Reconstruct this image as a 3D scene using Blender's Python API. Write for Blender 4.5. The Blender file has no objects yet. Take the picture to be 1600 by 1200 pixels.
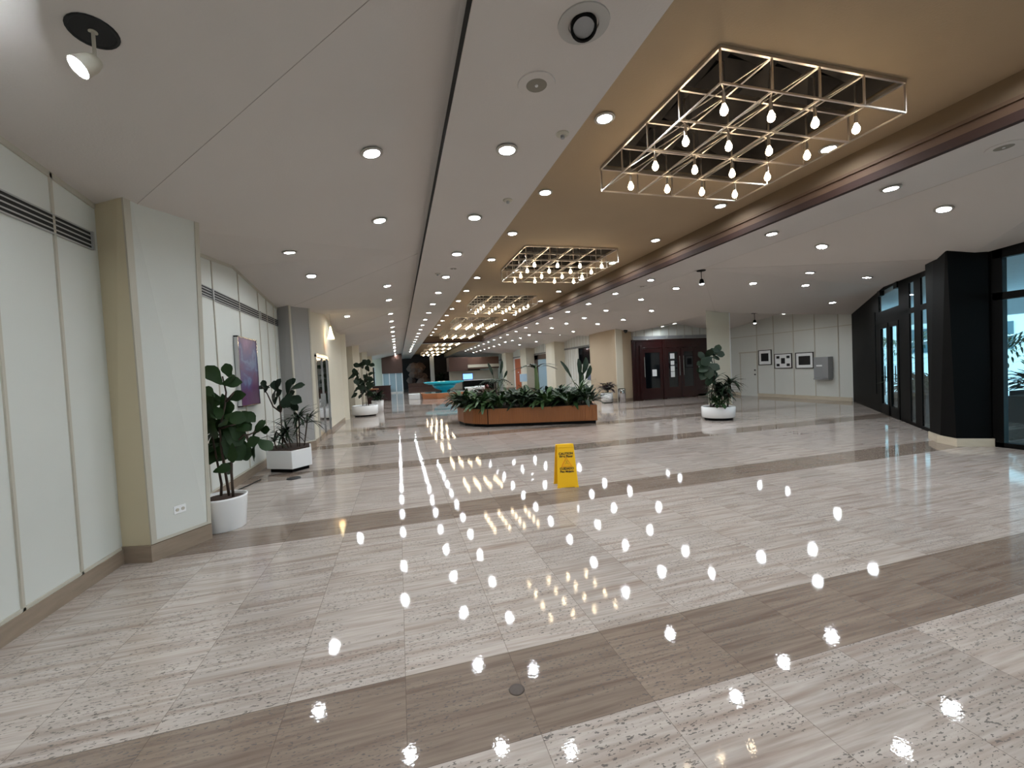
import bpy, bmesh, math, random
from mathutils import Vector, Matrix
random.seed(7)
SC = bpy.context.scene
COL = SC.collection
PI = math.pi
# ------------------------------------------------------------------ camera
H0 = 1.7
F_PX, YAW, PITCH, ROLL = 651.007, .266235812, .0311840604, -.0483842827
def make_camera():
    cy, sy, cp, sp = math.cos(YAW), math.sin(YAW), math.cos(PITCH), math.sin(PITCH)
    F = Vector((sy*cp, cy*cp, -sp)); R = Vector((cy, -sy, 0)); U = R.cross(F)
    c, s = math.cos(ROLL), math.sin(ROLL)
    R2 = c*R + s*U; U2 = -s*R + c*U
    cam = bpy.data.cameras.new('camera'); o = bpy.data.objects.new('camera', cam); COL.objects.link(o)
    m = Matrix((R2, U2, -F)).transposed().to_4x4(); m.translation = Vector((0, 0, H0))
    o.matrix_world = m
    cam.sensor_fit = 'HORIZONTAL'; cam.sensor_width = 36; cam.lens = 36*F_PX/1600
    cam.clip_start = .05; cam.clip_end = 300
    SC.camera = o
make_camera()
# ------------------------------------------------------------------ world, view
W = bpy.data.worlds.new('world'); SC.world = W; W.use_nodes = True
wn = W.node_tree.nodes; wl = W.node_tree.links
bg = wn['Background']
sky = wn.new('ShaderNodeTexSky'); sky.sky_type = 'HOSEK_WILKIE'; sky.turbidity = 3.0; sky.ground_albedo = .4
sky.sun_direction = Vector((-.5, -.3, .8)).normalized()
mixw = wn.new('ShaderNodeMix'); mixw.data_type = 'RGBA'; mixw.inputs[0].default_value = .5
mixw.inputs[7].default_value = (.55, .86, 1.0, 1)
wl.new(sky.outputs[0], mixw.inputs[6]); wl.new(mixw.outputs[2], bg.inputs[0])
bg.inputs[1].default_value = 7.0
SC.view_settings.view_transform = 'Standard'; SC.view_settings.look = 'None'
SC.view_settings.exposure = 0.10; SC.view_settings.gamma = 1.0
SC.view_settings.use_curve_mapping = False
SC.cycles.use_light_tree = True
SC.cycles.max_bounces = 8; SC.cycles.diffuse_bounces = 5; SC.cycles.glossy_bounces = 4
SC.cycles.transparent_max_bounces = 12
SC.cycles.caustics_reflective = False; SC.cycles.caustics_refractive = False
SC.cycles.sample_clamp_indirect = 4.0
SC.cycles.use_denoising = True
DOWN_E, BULB_E = 320.0, 34.0

# ------------------------------------------------------------------ materials
def srgb(r, g, b):
    f = lambda c: (c/255/12.92) if c/255 <= .04045 else ((c/255+.055)/1.055)**2.4
    return (f(r), f(g), f(b), 1)
MATS = {}
def mat(name, col=(200, 200, 200), rough=.6, metal=0, noise=None, bump=None, emit=None, spec=.5, coat=0):
    if name in MATS: return MATS[name]
    m = bpy.data.materials.new(name); m.use_nodes = True; MATS[name] = m
    n = m.node_tree.nodes; l = m.node_tree.links; p = n['Principled BSDF']
    c = srgb(*col)
    p.inputs['Base Color'].default_value = c; p.inputs['Roughness'].default_value = rough
    p.inputs['Metallic'].default_value = metal; p.inputs['Specular IOR Level'].default_value = spec
    p.inputs['Coat Weight'].default_value = coat
    if emit:
        p.inputs['Emission Color'].default_value = (*emit[:3], 1); p.inputs['Emission Strength'].default_value = emit[3]
    tc = n.new('ShaderNodeTexCoord')
    if noise:   # (scale, amount, (stretch xyz))
        sc, am = noise[0], noise[1]; st = noise[2] if len(noise) > 2 else (1, 1, 1)
        mp = n.new('ShaderNodeMapping'); mp.inputs['Scale'].default_value = st
        t = n.new('ShaderNodeTexNoise'); t.inputs['Scale'].default_value = sc; t.inputs['Detail'].default_value = 4
        r = n.new('ShaderNodeMapRange'); r.inputs[3].default_value = 1-am; r.inputs[4].default_value = 1+am
        x = n.new('ShaderNodeVectorMath'); x.operation = 'SCALE'; x.inputs[0].default_value = c[:3]
        l.new(tc.outputs['Object'], mp.inputs[0]); l.new(mp.outputs[0], t.inputs['Vector'])
        l.new(t.outputs[0], r.inputs[0]); l.new(r.outputs[0], x.inputs['Scale']); l.new(x.outputs[0], p.inputs['Base Color'])
    if bump:
        t = n.new('ShaderNodeTexNoise'); t.inputs['Scale'].default_value = bump[0]; t.inputs['Detail'].default_value = 3
        b = n.new('ShaderNodeBump'); b.inputs['Strength'].default_value = bump[1]; b.inputs['Distance'].default_value = .01
        l.new(tc.outputs['Object'], t.inputs['Vector']); l.new(t.outputs[0], b.inputs['Height']); l.new(b.outputs[0], p.inputs['Normal'])
    return m
M_ceil = mat('white_plaster', (204, 198, 193), .85, noise=(.7, .05), bump=(60, .12))
M_tan = mat('tan_plaster', (158, 138, 112), .8, noise=(1.2, .08), bump=(50, .15))
M_panel = mat('white_wall_fabric', (206, 207, 201), .9, noise=(1.5, .03), bump=(200, .1))
M_panel2 = mat('grey_wall_fabric', (150, 148, 146), .9, noise=(1.5, .03), bump=(200, .1))
M_batten = mat('cream_batten', (184, 178, 164), .6)
M_beige = mat('beige_plaster', (196, 184, 156), .7, noise=(1, .05))
M_cream = mat('cream_plaster', (205, 198, 180), .8, noise=(1, .05), bump=(40, .1))
M_slot = mat('vent_and_shade_black', (14, 14, 15), .7)
M_slat = mat('vent_slat', (168, 168, 166), .5, metal=.3)
M_base = mat('brown_travertine', (142, 126, 110), .25, noise=(4, .22, (1, 1, 6)))
M_basel = mat('cream_travertine', (196, 184, 164), .25, noise=(4, .15, (1, 1, 6)))
M_chrome = mat('brushed_brass_chrome', (226, 216, 206), .32, metal=1)
M_steel = mat('polished_steel', (205, 205, 208), .12, metal=1)
M_void = mat('plenum_dark', (52, 48, 46), .8, noise=(3, .5))
M_black = mat('black_metal', (2, 2, 2), .5, spec=.12)
M_blackpanel = mat('black_panel', (2, 2, 2), .55, noise=(2, .2), spec=.10)
M_mahog = mat('mahogany', (40, 9, 9), .3, noise=(5, .3, (6, 6, .6)), coat=.3)
M_oak = mat('oak_slats', (146, 90, 48), .42, noise=(7, .22, (5, 5, .4)))
M_trimwood = mat('dark_trim_wood', (44, 20, 12), .8, noise=(6, .2, (3, .3, 3)))
M_trimwood2 = mat('mid_trim_wood', (88, 66, 50), .8, noise=(6, .2, (3, .3, 3)))
M_orange = mat('orange_wood', (168, 80, 36), .35, noise=(6, .25, (5, 5, .5)))
M_white = mat('white_glaze', (232, 232, 232), .25)
M_soil = mat('soil', (54, 36, 26), .95, noise=(30, .6), bump=(60, .9))
M_leaf = mat('fig_leaf', (32, 56, 24), .5, spec=.3, noise=(9, .3))
M_leafd = mat('dark_leaf', (23, 40, 23), .5, spec=.3, noise=(8, .4))
M_leafl = mat('light_leaf', (52, 78, 38), .5, noise=(8, .3))
M_leafr = mat('red_leaf', (92, 30, 26), .5, noise=(8, .3))
M_stem = mat('bark', (58, 44, 34), .8, noise=(20, .3))
M_gstem = mat('green_stalk', (74, 92, 48), .6)
M_yellow = mat('yellow_plastic', (246, 190, 8), .4)
M_ink = mat('black_print', (20, 16, 14), .6)
M_red = mat('red_print', (214, 70, 20), .6)
M_paper = mat('paper', (235, 236, 236), .8)
M_photo = mat('photo_black', (16, 15, 16), .3, noise=(6, .5))
M_frame = mat('picture_frame', (52, 46, 42), .4)
M_grey = mat('grey_steel_box', (150, 152, 154), .4, metal=.4)
M_down = mat('downlight_lens', (255, 255, 255), .5, emit=(.86, .94, 1.0, DOWN_E))
M_bulb = mat('warm_bulb', (255, 230, 190), .5, emit=(1.0, .78, .50, BULB_E))
M_sconce = mat('sconce_lens', (255, 220, 160), .5, emit=(1.0, .80, .45, 6))
M_screen = mat('blue_screen', (60, 120, 220), .3, emit=(.25, .5, 1.0, 1.6))
M_turq = mat('turquoise_tile', (42, 178, 200), .2, noise=(6, .15))
M_cable = mat('cable', (18, 18, 18), .6)
M_concrete = mat('pavement', (214, 218, 218), .8, noise=(2, .15))
M_facade = mat('facade', (206, 216, 214), .85, noise=(1, .05))
M_fwin = mat('facade_window', (70, 96, 104), .2)
M_soffit = mat('soffit', (222, 228, 232), .8, noise=(2, .1, (1, 6, 1)))
M_brown = mat('brown_panel', (74, 48, 38), .5, noise=(4, .3, (4, 4, .5)))
M_rock = mat('rock', (120, 100, 92), .9, noise=(3, .5), bump=(6, 1))
M_terra = mat('terracotta_seat', (184, 120, 80), .5)

def glass():
    m = bpy.data.materials.new('window_glass'); m.use_nodes = True
    n = m.node_tree.nodes; l = m.node_tree.links; n.clear()
    o = n.new('ShaderNodeOutputMaterial'); mx = n.new('ShaderNodeMixShader'); t = n.new('ShaderNodeBsdfTransparent')
    g = n.new('ShaderNodeBsdfGlossy'); g.inputs['Roughness'].default_value = .02; lw = n.new('ShaderNodeLayerWeight'); lw.inputs[0].default_value = .5
    pw = n.new('ShaderNodeMath'); pw.operation = 'POWER'; l.new(lw.outputs[1], pw.inputs[0]); pw.inputs[1].default_value = 5
    f = n.new('ShaderNodeMath'); f.operation = 'MULTIPLY_ADD'; l.new(pw.outputs[0], f.inputs[0]); f.inputs[1].default_value = .75; f.inputs[2].default_value = .025
    t.inputs[0].default_value = (.86, .95, .98, 1)
    l.new(f.outputs[0], mx.inputs[0]); l.new(t.outputs[0], mx.inputs[1]); l.new(g.outputs[0], mx.inputs[2]); l.new(mx.outputs[0], o.inputs[0])
    return m
M_glass = glass()
M_darkglass = mat('tinted_door_glass', (10, 14, 18), .05, spec=.8)

def floor_mat():
    m = bpy.data.materials.new('travertine_floor'); m.use_nodes = True
    n = m.node_tree.nodes; l = m.node_tree.links; p = n['Principled BSDF']
    tc = n.new('ShaderNodeTexCoord'); sep = n.new('ShaderNodeSeparateXYZ'); l.new(tc.outputs['Object'], sep.inputs[0])
    def M(op, a, b=None, c=None):
        x = n.new('ShaderNodeMath'); x.operation = op
        for i, v in enumerate((a, b, c)):
            if v is None: continue
            if isinstance(v, (int, float)): x.inputs[i].default_value = v
            else: l.new(v, x.inputs[i])
        return x.outputs[0]
    X, Y = sep.outputs[0], sep.outputs[1]
    v = M('DIVIDE', M('SUBTRACT', Y, 1.81), 3.08)
    fr = M('FRACT', v)
    stripe = M('LESS_THAN', fr, .1945)
    ty = M('MULTIPLY', fr, 1/.1945)
    crs = M('MINIMUM', M('FLOOR', M('MULTIPLY', fr, 5.0)), 4)
    band = M('FLOOR', v)
    row = M('ADD', M('MULTIPLY', band, 7.31), M('MULTIPLY', stripe, 3.7))
    tx = M('DIVIDE', M('ADD', X, .053), .605)
    cid = M('FLOOR', tx)
    comb = n.new('ShaderNodeCombineXYZ'); l.new(cid, comb.inputs[0]); l.new(row, comb.inputs[1])
    wn_ = n.new('ShaderNodeTexWhiteNoise'); wn_.noise_dimensions = '2D'; l.new(comb.outputs[0], wn_.inputs[0])
    # offset the veining per slab
    off = n.new('ShaderNodeCombineXYZ'); l.new(M('MULTIPLY', wn_.outputs[0], 40), off.inputs[2])
    add = n.new('ShaderNodeVectorMath'); l.new(tc.outputs['Object'], add.inputs[0]); l.new(off.outputs[0], add.inputs[1])
    def noise(sc, st, det=4, dist=0):
        mp = n.new('ShaderNodeMapping'); mp.inputs['Scale'].default_value = st; l.new(add.outputs[0], mp.inputs[0])
        t = n.new('ShaderNodeTexNoise'); t.inputs['Scale'].default_value = sc; t.inputs['Detail'].default_value = det
        t.inputs['Distortion'].default_value = dist
        l.new(mp.outputs[0], t.inputs['Vector']); return t.outputs[0]
    veins = noise(1.6, (.55, 9, 1), 6, .4); fine = noise(6, (.5, 9, 1), 5, .2); cloud = noise(.9, (1, 1.6, 1), 3)
    pits = noise(78, (.5, 1.3, 1), 2); pmask = noise(1.6, (.6, 2.5, 1), 3)
    def ramp(val, e):
        r = n.new('ShaderNodeValToRGB'); l.new(val, r.inputs[0])
        els = r.color_ramp.elements; els[0].position = e[0][0]; els[0].color = e[0][1]; els[1].position = e[-1][0]; els[1].color = e[-1][1]
        for pos, c in e[1:-1]: x = els.new(pos); x.color = c
        return r.outputs[0]
    def mixc(f, a, b, mode='MIX'):
        x = n.new('ShaderNodeMix'); x.data_type = 'RGBA'; x.blend_type = mode
        if isinstance(f, (int, float)): x.inputs[0].default_value = f
        else: l.new(f, x.inputs[0])
        for i, v_ in ((6, a), (7, b)):
            if isinstance(v_, tuple): x.inputs[i].default_value = v_
            else: l.new(v_, x.inputs[i])
        return x.outputs[2]
    light = ramp(veins, [(.26, srgb(148, 131, 121)), (.42, srgb(168, 155, 146)), (.56, srgb(181, 170, 162)), (.76, srgb(156, 140, 131))])
    dark = ramp(veins, [(.30, srgb(114, 98, 88)), (.5, srgb(136, 121, 109)), (.72, srgb(120, 105, 95))])
    base = mixc(stripe, light, dark)
    base = mixc(.5, base, ramp(fine, [(.35, (.62, .60, .58, 1)), (.6, (1, 1, 1, 1))]), 'MULTIPLY')
    tone = n.new('ShaderNodeMapRange'); l.new(wn_.outputs[0], tone.inputs[0]); tone.inputs[3].default_value = .93; tone.inputs[4].default_value = 1.04
    cl = n.new('ShaderNodeMapRange'); l.new(cloud, cl.inputs[0]); cl.inputs[3].default_value = .82; cl.inputs[4].default_value = 1.16
    sc = n.new('ShaderNodeVectorMath'); sc.operation = 'SCALE'; l.new(base, sc.inputs[0]); l.new(M('MULTIPLY', tone.outputs[0], cl.outputs[0]), sc.inputs['Scale'])
    pit = M('MULTIPLY', M('GREATER_THAN', pits, .62), M('GREATER_THAN', pmask, .44))
    c1 = mixc(M('MULTIPLY', pit, .85), sc.outputs[0], srgb(66, 58, 52))
    # slab joints
    fx = M('FRACT', tx)
    jx = M('LESS_THAN', fx, .006)
    jy = M('LESS_THAN', M('ABSOLUTE', M('SUBTRACT', fr, .1945)), .0009)
    jy2 = M('LESS_THAN', fr, .0011)
    j = M('MAXIMUM', jx, M('MAXIMUM', jy, jy2))
    c2 = mixc(M('MULTIPLY', j, .55), c1, srgb(84, 74, 66))
    l.new(c2, p.inputs['Base Color'])
    rr = n.new('ShaderNodeMapRange'); l.new(fine, rr.inputs[0]); rr.inputs[3].default_value = .015; rr.inputs[4].default_value = .05
    l.new(M('MAXIMUM', rr.outputs[0], M('MULTIPLY', pit, .5)), p.inputs['Roughness'])
    p.inputs['IOR'].default_value = 1.5; p.inputs['Specular IOR Level'].default_value = .42
    w = n.new('ShaderNodeTexNoise'); w.inputs['Scale'].default_value = 62; w.inputs['Detail'].default_value = 2; l.new(tc.outputs['Object'], w.inputs['Vector'])
    b = n.new('ShaderNodeBump'); b.inputs['Strength'].default_value = .016; b.inputs['Distance'].default_value = .01
    l.new(w.outputs[0], b.inputs['Height']); l.new(b.outputs[0], p.inputs['Normal'])
    return m

# ------------------------------------------------------------------ mesh helpers
class MB:
    def __init__(s): s.v = []; s.f = []; s.m = []
    def face(s, pts, mi=0):
        k = len(s.v); s.v += [tuple(p) for p in pts]; s.f.append(list(range(k, k+len(pts)))); s.m.append(mi); return s
    def mesh(s, verts, faces, mi=0):
        k = len(s.v); s.v += [tuple(p) for p in verts]; s.f += [[i+k for i in f] for f in faces]; s.m += [mi]*len(faces); return s
    def box(s, x0, x1, y0, y1, z0, z1, mi=0):
        return s.prism([(x0, y0), (x1, y0), (x1, y1), (x0, y1)], z0, z1, mi=mi)
    def prism(s, poly, z0, z1, top=None, mi=0, z1s=None):
        n = len(poly); top = top or poly
        v = [(x, y, z0) for x, y in poly]+[(x, y, z1s[i] if z1s else z1) for i, (x, y) in enumerate(top)]
        f = [[i, (i+1) % n, n+(i+1) % n, n+i] for i in range(n)]+[list(range(n))[::-1], list(range(n, 2*n))]
        return s.mesh(v, f, mi)
    def bar(s, a, b, w=.012, h=None, mi=0):
        a = Vector(a); b = Vector(b); d = (b-a); h = h or w
        if d.length < 1e-6: return s
        d.normalize(); u = Vector((0, 0, 1)) if abs(d.z) < .9 else Vector((1, 0, 0))
        r = d.cross(u).normalized()*w/2; t = r.cross(d).normalized()*h/2
        v = [a-r-t, a+r-t, a+r+t, a-r+t, b-r-t, b+r-t, b+r+t, b-r+t]
        return s.mesh(v, [[0, 1, 2, 3], [7, 6, 5, 4], [0, 4, 5, 1], [1, 5, 6, 2], [2, 6, 7, 3], [3, 7, 4, 0]], mi)
    def tube(s, pts, r, n=8, mi=0, caps=True):
        pts = [Vector(p) for p in pts]; rs = r if isinstance(r, (list, tuple)) else [r]*len(pts)
        V = []; ref = Vector((.31, .2, .93)).normalized()
        for i, p in enumerate(pts):
            d = (pts[min(i+1, len(pts)-1)]-pts[max(i-1, 0)]).normalized()
            u = d.cross(ref)
            if u.length < .1: u = d.cross(Vector((1, 0, 0)))
            u.normalize(); w = d.cross(u)
            V += [p+(u*math.cos(2*PI*k/n)+w*math.sin(2*PI*k/n))*rs[i] for k in range(n)]
        F = [[i*n+k, i*n+(k+1) % n, (i+1)*n+(k+1) % n, (i+1)*n+k] for i in range(len(pts)-1) for k in range(n)]
        if caps: F += [list(range(n))[::-1], [(len(pts)-1)*n+k for k in range(n)]]
        return s.mesh(V, F, mi)
    def lathe(s, prof, n=24, c=(0, 0, 0), mi=0, axis='z', closed=False):
        V = []; m = len(prof)
        for k in range(n):
            a = 2*PI*k/n
            for r, z in prof: V.append((c[0]+r*math.cos(a), c[1]+r*math.sin(a), c[2]+z))
        F = [[k*m+i, ((k+1) % n)*m+i, ((k+1) % n)*m+i+1, k*m+i+1] for k in range(n) for i in range(m-1)]
        return s.mesh(V, F, mi)
    def build(s, name, mats, parent=None, smooth=False, bevel=0):
        me = bpy.data.meshes.new(name); me.from_pydata(s.v, [], s.f)
        for mm in (mats if isinstance(mats, (list, tuple)) else [mats]): me.materials.append(mm)
        if any(s.m):
            for p_, mi in zip(me.polygons, s.m): p_.material_index = mi
        bm = bmesh.new(); bm.from_mesh(me); bmesh.ops.remove_doubles(bm, verts=bm.verts, dist=1e-5)
        if len(bm.faces) < 60000: bmesh.ops.recalc_face_normals(bm, faces=bm.faces)
        bm.to_mesh(me); bm.free()
        if smooth:
            for p_ in me.polygons: p_.use_smooth = True
        o = bpy.data.objects.new(name, me); COL.objects.link(o)
        if parent is not None: o.parent = parent
        if bevel:
            b = o.modifiers.new('bevel', 'BEVEL'); b.width = bevel; b.segments = 2; b.limit_method = 'ANGLE'
        return o
def thing(name, label, cat, loc=(0, 0, 0), rz=0, group=None):
    o = bpy.data.objects.new(name, None); COL.objects.link(o); o.location = loc; o.rotation_euler = (0, 0, rz); o.empty_display_size = .1
    o['label'] = label; o['category'] = cat
    if group: o['group'] = group
    return o
def tag(o, label, cat, group=None, kind=None):
    if label: o['label'] = label
    if cat: o['category'] = cat
    if group: o['group'] = group
    if kind: o['kind'] = kind
    return o
def struct(o, label=None):
    o['kind'] = 'structure'
    if label: o['label'] = label
    return o
def copy_tree(o, parent=None):
    c = o.copy(); COL.objects.link(c)
    if parent is not None: c.parent = parent
    for ch in list(o.children): copy_tree(ch, c)
    return c
ORD = ['nearest', 'second', 'third', 'fourth', 'fifth', 'sixth', 'seventh', 'eighth', 'ninth', 'tenth', 'eleventh', 'twelfth', 'thirteenth', 'fourteenth', 'fifteenth', 'sixteenth', 'seventeenth', 'eighteenth', 'nineteenth', 'twentieth']

# ------------------------------------------------------------------ ceiling geometry
YB, YF = -3.0, 56.0
LV = [(-2.75, -1.0), (-2.75, 5.3), (-2.75, 11.5), (-2.75, 18.0), (-2.75, 24.5), (-2.75, 31.0), (-2.75, 37.5), (-2.75, 44.0), (-2.75, 50.5)]
TRI = []
ZI, ZV, ZW = 4.09, 3.43, 3.78
XI = .52
def T(a, b, c): TRI.append((a, b, c))
for k in range(len(LV)-1):
    y0, y1 = LV[k][1], LV[k+1][1]; ym = (y0+y1)/2
    V0, V1, Wk, Ik = (-2.75, y0, ZV), (-2.75, y1, ZV), (-2.75, ym, ZW), (XI, ym, ZI)
    T(V0, Wk, Ik); T(Wk, V1, Ik)
    if k+2 < len(LV):
        yn = (LV[k+1][1]+LV[k+2][1])/2; T(V1, (XI, yn, ZI), Ik)
T((-2.75, -1.0, ZV), (XI, 2.15, ZI), (XI, YB, ZI)); T((-2.75, -1, ZV), (XI, YB, ZI), (-2.75, YB, 3.6))
T((-2.75, 50.5, ZV), (XI, 47.25, ZI), (XI, YF, ZI)); T((-2.75, 50.5, ZV), (XI, YF, ZI), (-2.75, YF, 3.6))
NL = len(TRI)
def Cc(y): return (7.25, y, 3.95)
RV0, RW0, RV1 = (9.9, -1.2, 3.3), (9.9, 1.8, 3.62), (9.75, 5.0, 3.3)
Gpk, G2, Ppk, NE = (12.95, 8.35, 3.5), (15.85, 11.25, 3.15), (15.85, 14.3, 3.58), (15.85, 17.5, 3.18)
Mpk, V2, Fc = (13.2, 17.5, 3.60), (10.85, 17.5, 3.28), (11.15, 12.6, 3.45)
T(Cc(YB), (9.9, YB, 3.4), RV0); T(Cc(YB), RV0, Cc(1.8)); T(RV0, RW0, Cc(1.8)); T(RW0, RV1, Cc(1.8)); T(RV1, Cc(8.6), Cc(1.8))
T(RV1, Gpk, Cc(8.6)); T(Gpk, Fc, Cc(8.6)); T(Fc, Cc(15.2), Cc(8.6)); T(Gpk, G2, Fc); T(G2, Ppk, Fc); T(Ppk, NE, Fc); T(NE, Mpk, Fc); T(Mpk, V2, Fc); T(V2, Cc(15.2), Fc)
RY = [20.9, 26.9, 33.4, 39.9, 46.4, 53.0]
T(V2, (10.85, 20.9, 3.36), Cc(15.2)); T((10.85, 20.9, 3.36), Cc(23.7), Cc(15.2))
for k in range(len(RY)-1):
    y0, y1 = RY[k], RY[k+1]; ym = (y0+y1)/2
    T((10.85, y0, 3.36), (10.85, ym, 3.68), Cc(ym)); T((10.85, ym, 3.68), (10.85, y1, 3.36), Cc(ym))
    if k+2 < len(RY): T((10.85, y1, 3.36), Cc((y1+RY[k+2])/2), Cc(ym))
T((10.85, 53.0, 3.36), Cc(YF), Cc(49.7)); T((10.85, 53.0, 3.36), (10.85, YF, 3.5), Cc(YF))
def zc(x, y):
    if XI <= x <= 1.78: return 3.95
    if 1.78 < x < 6.1: return 4.42 if y < 30.1 or y > 31 else 3.95
    if 6.1 <= x <= 7.25: return 3.95
    for a, b, c in TRI:
        d = (b[1]-c[1])*(a[0]-c[0])+(c[0]-b[0])*(a[1]-c[1])
        if abs(d) < 1e-9: continue
        u = ((b[1]-c[1])*(x-c[0])+(c[0]-b[0])*(y-c[1]))/d; v = ((c[1]-a[1])*(x-c[0])+(a[0]-c[0])*(y-c[1]))/d
        if u > -1e-4 and v > -1e-4 and u+v < 1.0001: return u*a[2]+v*b[2]+(1-u-v)*c[2]
    return 3.5
def build_ceiling():
    m = MB()
    for t in TRI[:NL]: m.face(t)
    m.face([(XI, YB, ZI), (.56, YB, ZI), (.56, YF, ZI), (XI, YF, ZI)])
    struct(m.build('ceiling', M_ceil), 'folded white plaster ceiling sloping down to the left wall')
    m = MB()
    for t in TRI[NL:]: m.face(t)
    m.face([(6.16, YB, 3.95), (7.25, YB, 3.95), (7.25, YF, 3.95), (6.16, YF, 3.95)])
    struct(m.build('ceiling', M_ceil), 'folded white plaster ceiling over the right side of the lobby')
    m = MB(); m.box(6.1, 6.16, 30.9, YF, 3.95, 4.44); struct(m.build('ceiling', M_tan), 'side of the far ceiling recess')
    m = MB(); m.box(.56, .562, YB, YF, 3.965, 4.6); struct(m.build('trim_16', M_slot), 'black face painted as shade in the gap beside the white ceiling strip')  # beam side coloured black to hold the shade of the gap
    m = MB(); m.box(.562, 1.78, YB, YF, 3.95, 4.6); m.box(1.78, 6.16, 30.15, 30.9, 3.95, 4.6)
    struct(m.build('ceiling', M_ceil), 'flat white dropped strip running down the hall beside the tan ceiling')
    # tan tray with a square opening for every light fixture
    m = MB(); holes = []
    for y0 in CH_Y: holes.append((y0, y0+2.2))
    xa, xb = 2.83, 5.06; y = YB
    for a, b in holes:
        m.box(1.78, 6.1, y, a, 4.42, 4.46); m.box(1.78, xa, a, b, 4.42, 4.46); m.box(xb, 6.1, a, b, 4.42, 4.46); y = b
    m.box(1.78, 6.1, y, YF, 4.42, 4.46)
    sd = MB(); sd.box(6.1, 6.16, YB, 30.1, 4.19, 4.44); sd.box(1.78, 6.1, 30.1, 30.15, 4.19, 4.44); struct(sd.build('trim_17', mat('tan_upstand', (104, 86, 66), .85)), 'brown upstand around the tan ceiling')
    struct(m.build('ceiling', M_tan), 'tan recessed ceiling panel above the hall')
    t = MB(); t.box(6.08, 6.16, YB, 30.1, 3.94, 4.04); t.box(1.78, 6.16, 30.08, 30.16, 3.94, 4.04)
    struct(t.build('trim_1', M_trimwood), 'dark wood lip around the tan ceiling')
    t = MB(); t.box(6.115, 6.16, YB, 30.1, 4.04, 4.15); t.box(6.09, 6.16, YB, 30.1, 4.15, 4.19); t.box(1.78, 6.1, 30.11, 30.16, 4.04, 4.15); t.box(1.78, 6.1, 30.09, 30.16, 4.15, 4.19)
    struct(t.build('trim_2', M_trimwood2), 'mid brown wood moulding around the tan ceiling')
    r = MB(); r.box(-6.3, 10.95, YB-.1, YF+.1, 5.3, 5.5); r.box(10.95, 16.0, 4.6, 17.8, 5.3, 5.5)
    struct(r.build('ceiling', M_void), 'roof deck above the ceilings')
def seams():
    m = MB()
    for k in range(1, 5):
        v = Vector((-2.75, LV[k][1], ZV)); a = Vector((XI, (LV[k-1][1]+LV[k][1])/2, ZI)); a2 = Vector((XI, (LV[k][1]+LV[k+1][1])/2, ZI))
        for p_ in (a,): m.bar(v+Vector((0, 0, .001)), p_+Vector((0, 0, .001)), .004, .006)
    m.bar((7.25, YB, 3.951), (7.25, 30, 3.951), .004, .006); m.bar((9.75, 5.0, 3.301), (7.25, 8.6, 3.951), .004, .006); m.bar((11.15, 12.6, 3.451), (7.25, 8.6, 3.951), .004, .006)
    struct(m.build('trim_18', mat('seam_grey', (168, 162, 155), .9)), 'fine seams where the ceiling planes fold')
CH_Y = [3.04, 8.71, 14.48, 20.2, 26.0, 32.4, 38.1, 43.8, 49.5]
build_ceiling(); seams()

# ------------------------------------------------------------------ floor
fl = MB(); fl.face([(-7, YB, 0), (16.2, YB, 0), (16.2, YF, 0), (-7, YF, 0)])
struct(fl.build('floor', floor_mat()), 'polished travertine floor with darker brown cross bands')
g = MB(); g.box(16.2, 40, -12, 60, -.12, -.02); g.box(9.95, 16.2, -12, YB, -.12, -.02); g.box(-40, -7, 20, 70, -.12, -.02)
struct(g.build('ground', M_concrete), 'pale pavement outside the glass')

# ------------------------------------------------------------------ left wall
def wall_top(x, ys):  return [zc(x, y) for y in ys]
LB = [(-3.0, 4.93, [-1.8, -1.2, -.6, 0., .6, 1.2, 1.8, 2.35, 2.9, 3.25, 3.80, 4.38], -1.0, 4.83), (6.0, 11.42, [6.4, 6.95, 7.49, 8.6, 9.7, 10.25, 10.8], 6.15, 11.32)]
w = MB(); w.box(-2.85, -2.7, YB, 37.0, 0, 5.3)
struct(w.build('wall_left', M_panel), 'white fabric panelled wall along the left side')
def battens(x, y0, y1, ys, hv=None, x1=None, name='trim_3'):
    m = MB(); d = .014
    for y in ys: m.box(x, x+d, y-.012, y+.012, .14, zc(x+.02, y)-.01)
    m.box(x, x+d, y0, y1, .14, .165)
    ya = y0
    while ya < y1-.01:
        yb = min(ya+.3, y1); za, zb = zc(x+.01, ya)-.02, zc(x+.01, yb)-.02
        m.mesh([(x, ya, za-.03), (x+d, ya, za-.03), (x+d, ya, za+.1), (x, ya, za+.1), (x, yb, zb-.03), (x+d, yb, zb-.03), (x+d, yb, zb+.1), (x, yb, zb+.1)],
               [[0, 1, 5, 4], [1, 2, 6, 5], [0, 3, 2, 1], [4, 5, 6, 7], [3, 7, 6, 2]]); ya = yb
    return struct(m.build(name, M_batten), 'cream battens between the wall panels')
def vent(x, y0, y1, z0=3.02, z1=3.19, label='', splits=()):
    t = thing('air_grille', label, 'vent', (x, y0, z0))
    L = y1-y0; h = z1-z0
    b = MB(); b.box(.001, .012, .02, L-.02, .012, h-.012); b.build('backing', M_slot, t)
    f = MB(); f.box(.001, .018, 0, L, 0, .012); f.box(.001, .018, 0, L, h-.012, h); f.box(.001, .03, 0, .02, 0, h); f.box(.001, .03, L-.02, L, 0, h)
    for s_ in splits: f.box(.001, .032, s_-y0-.02, s_-y0+.02, 0, h)
    f.build('frame', M_slat, t)
    for i in range(3):
        z = h*(i+1)/4; s_ = MB(); s_.box(.008, .014, .02, L-.02, z-.006, z+.006); s_.build('slat', M_slat, t)
battens(-2.7, YB, 4.9, LB[0][2]); battens(-2.7, 6.0, 11.4, LB[1][2], name='trim_4')
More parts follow.
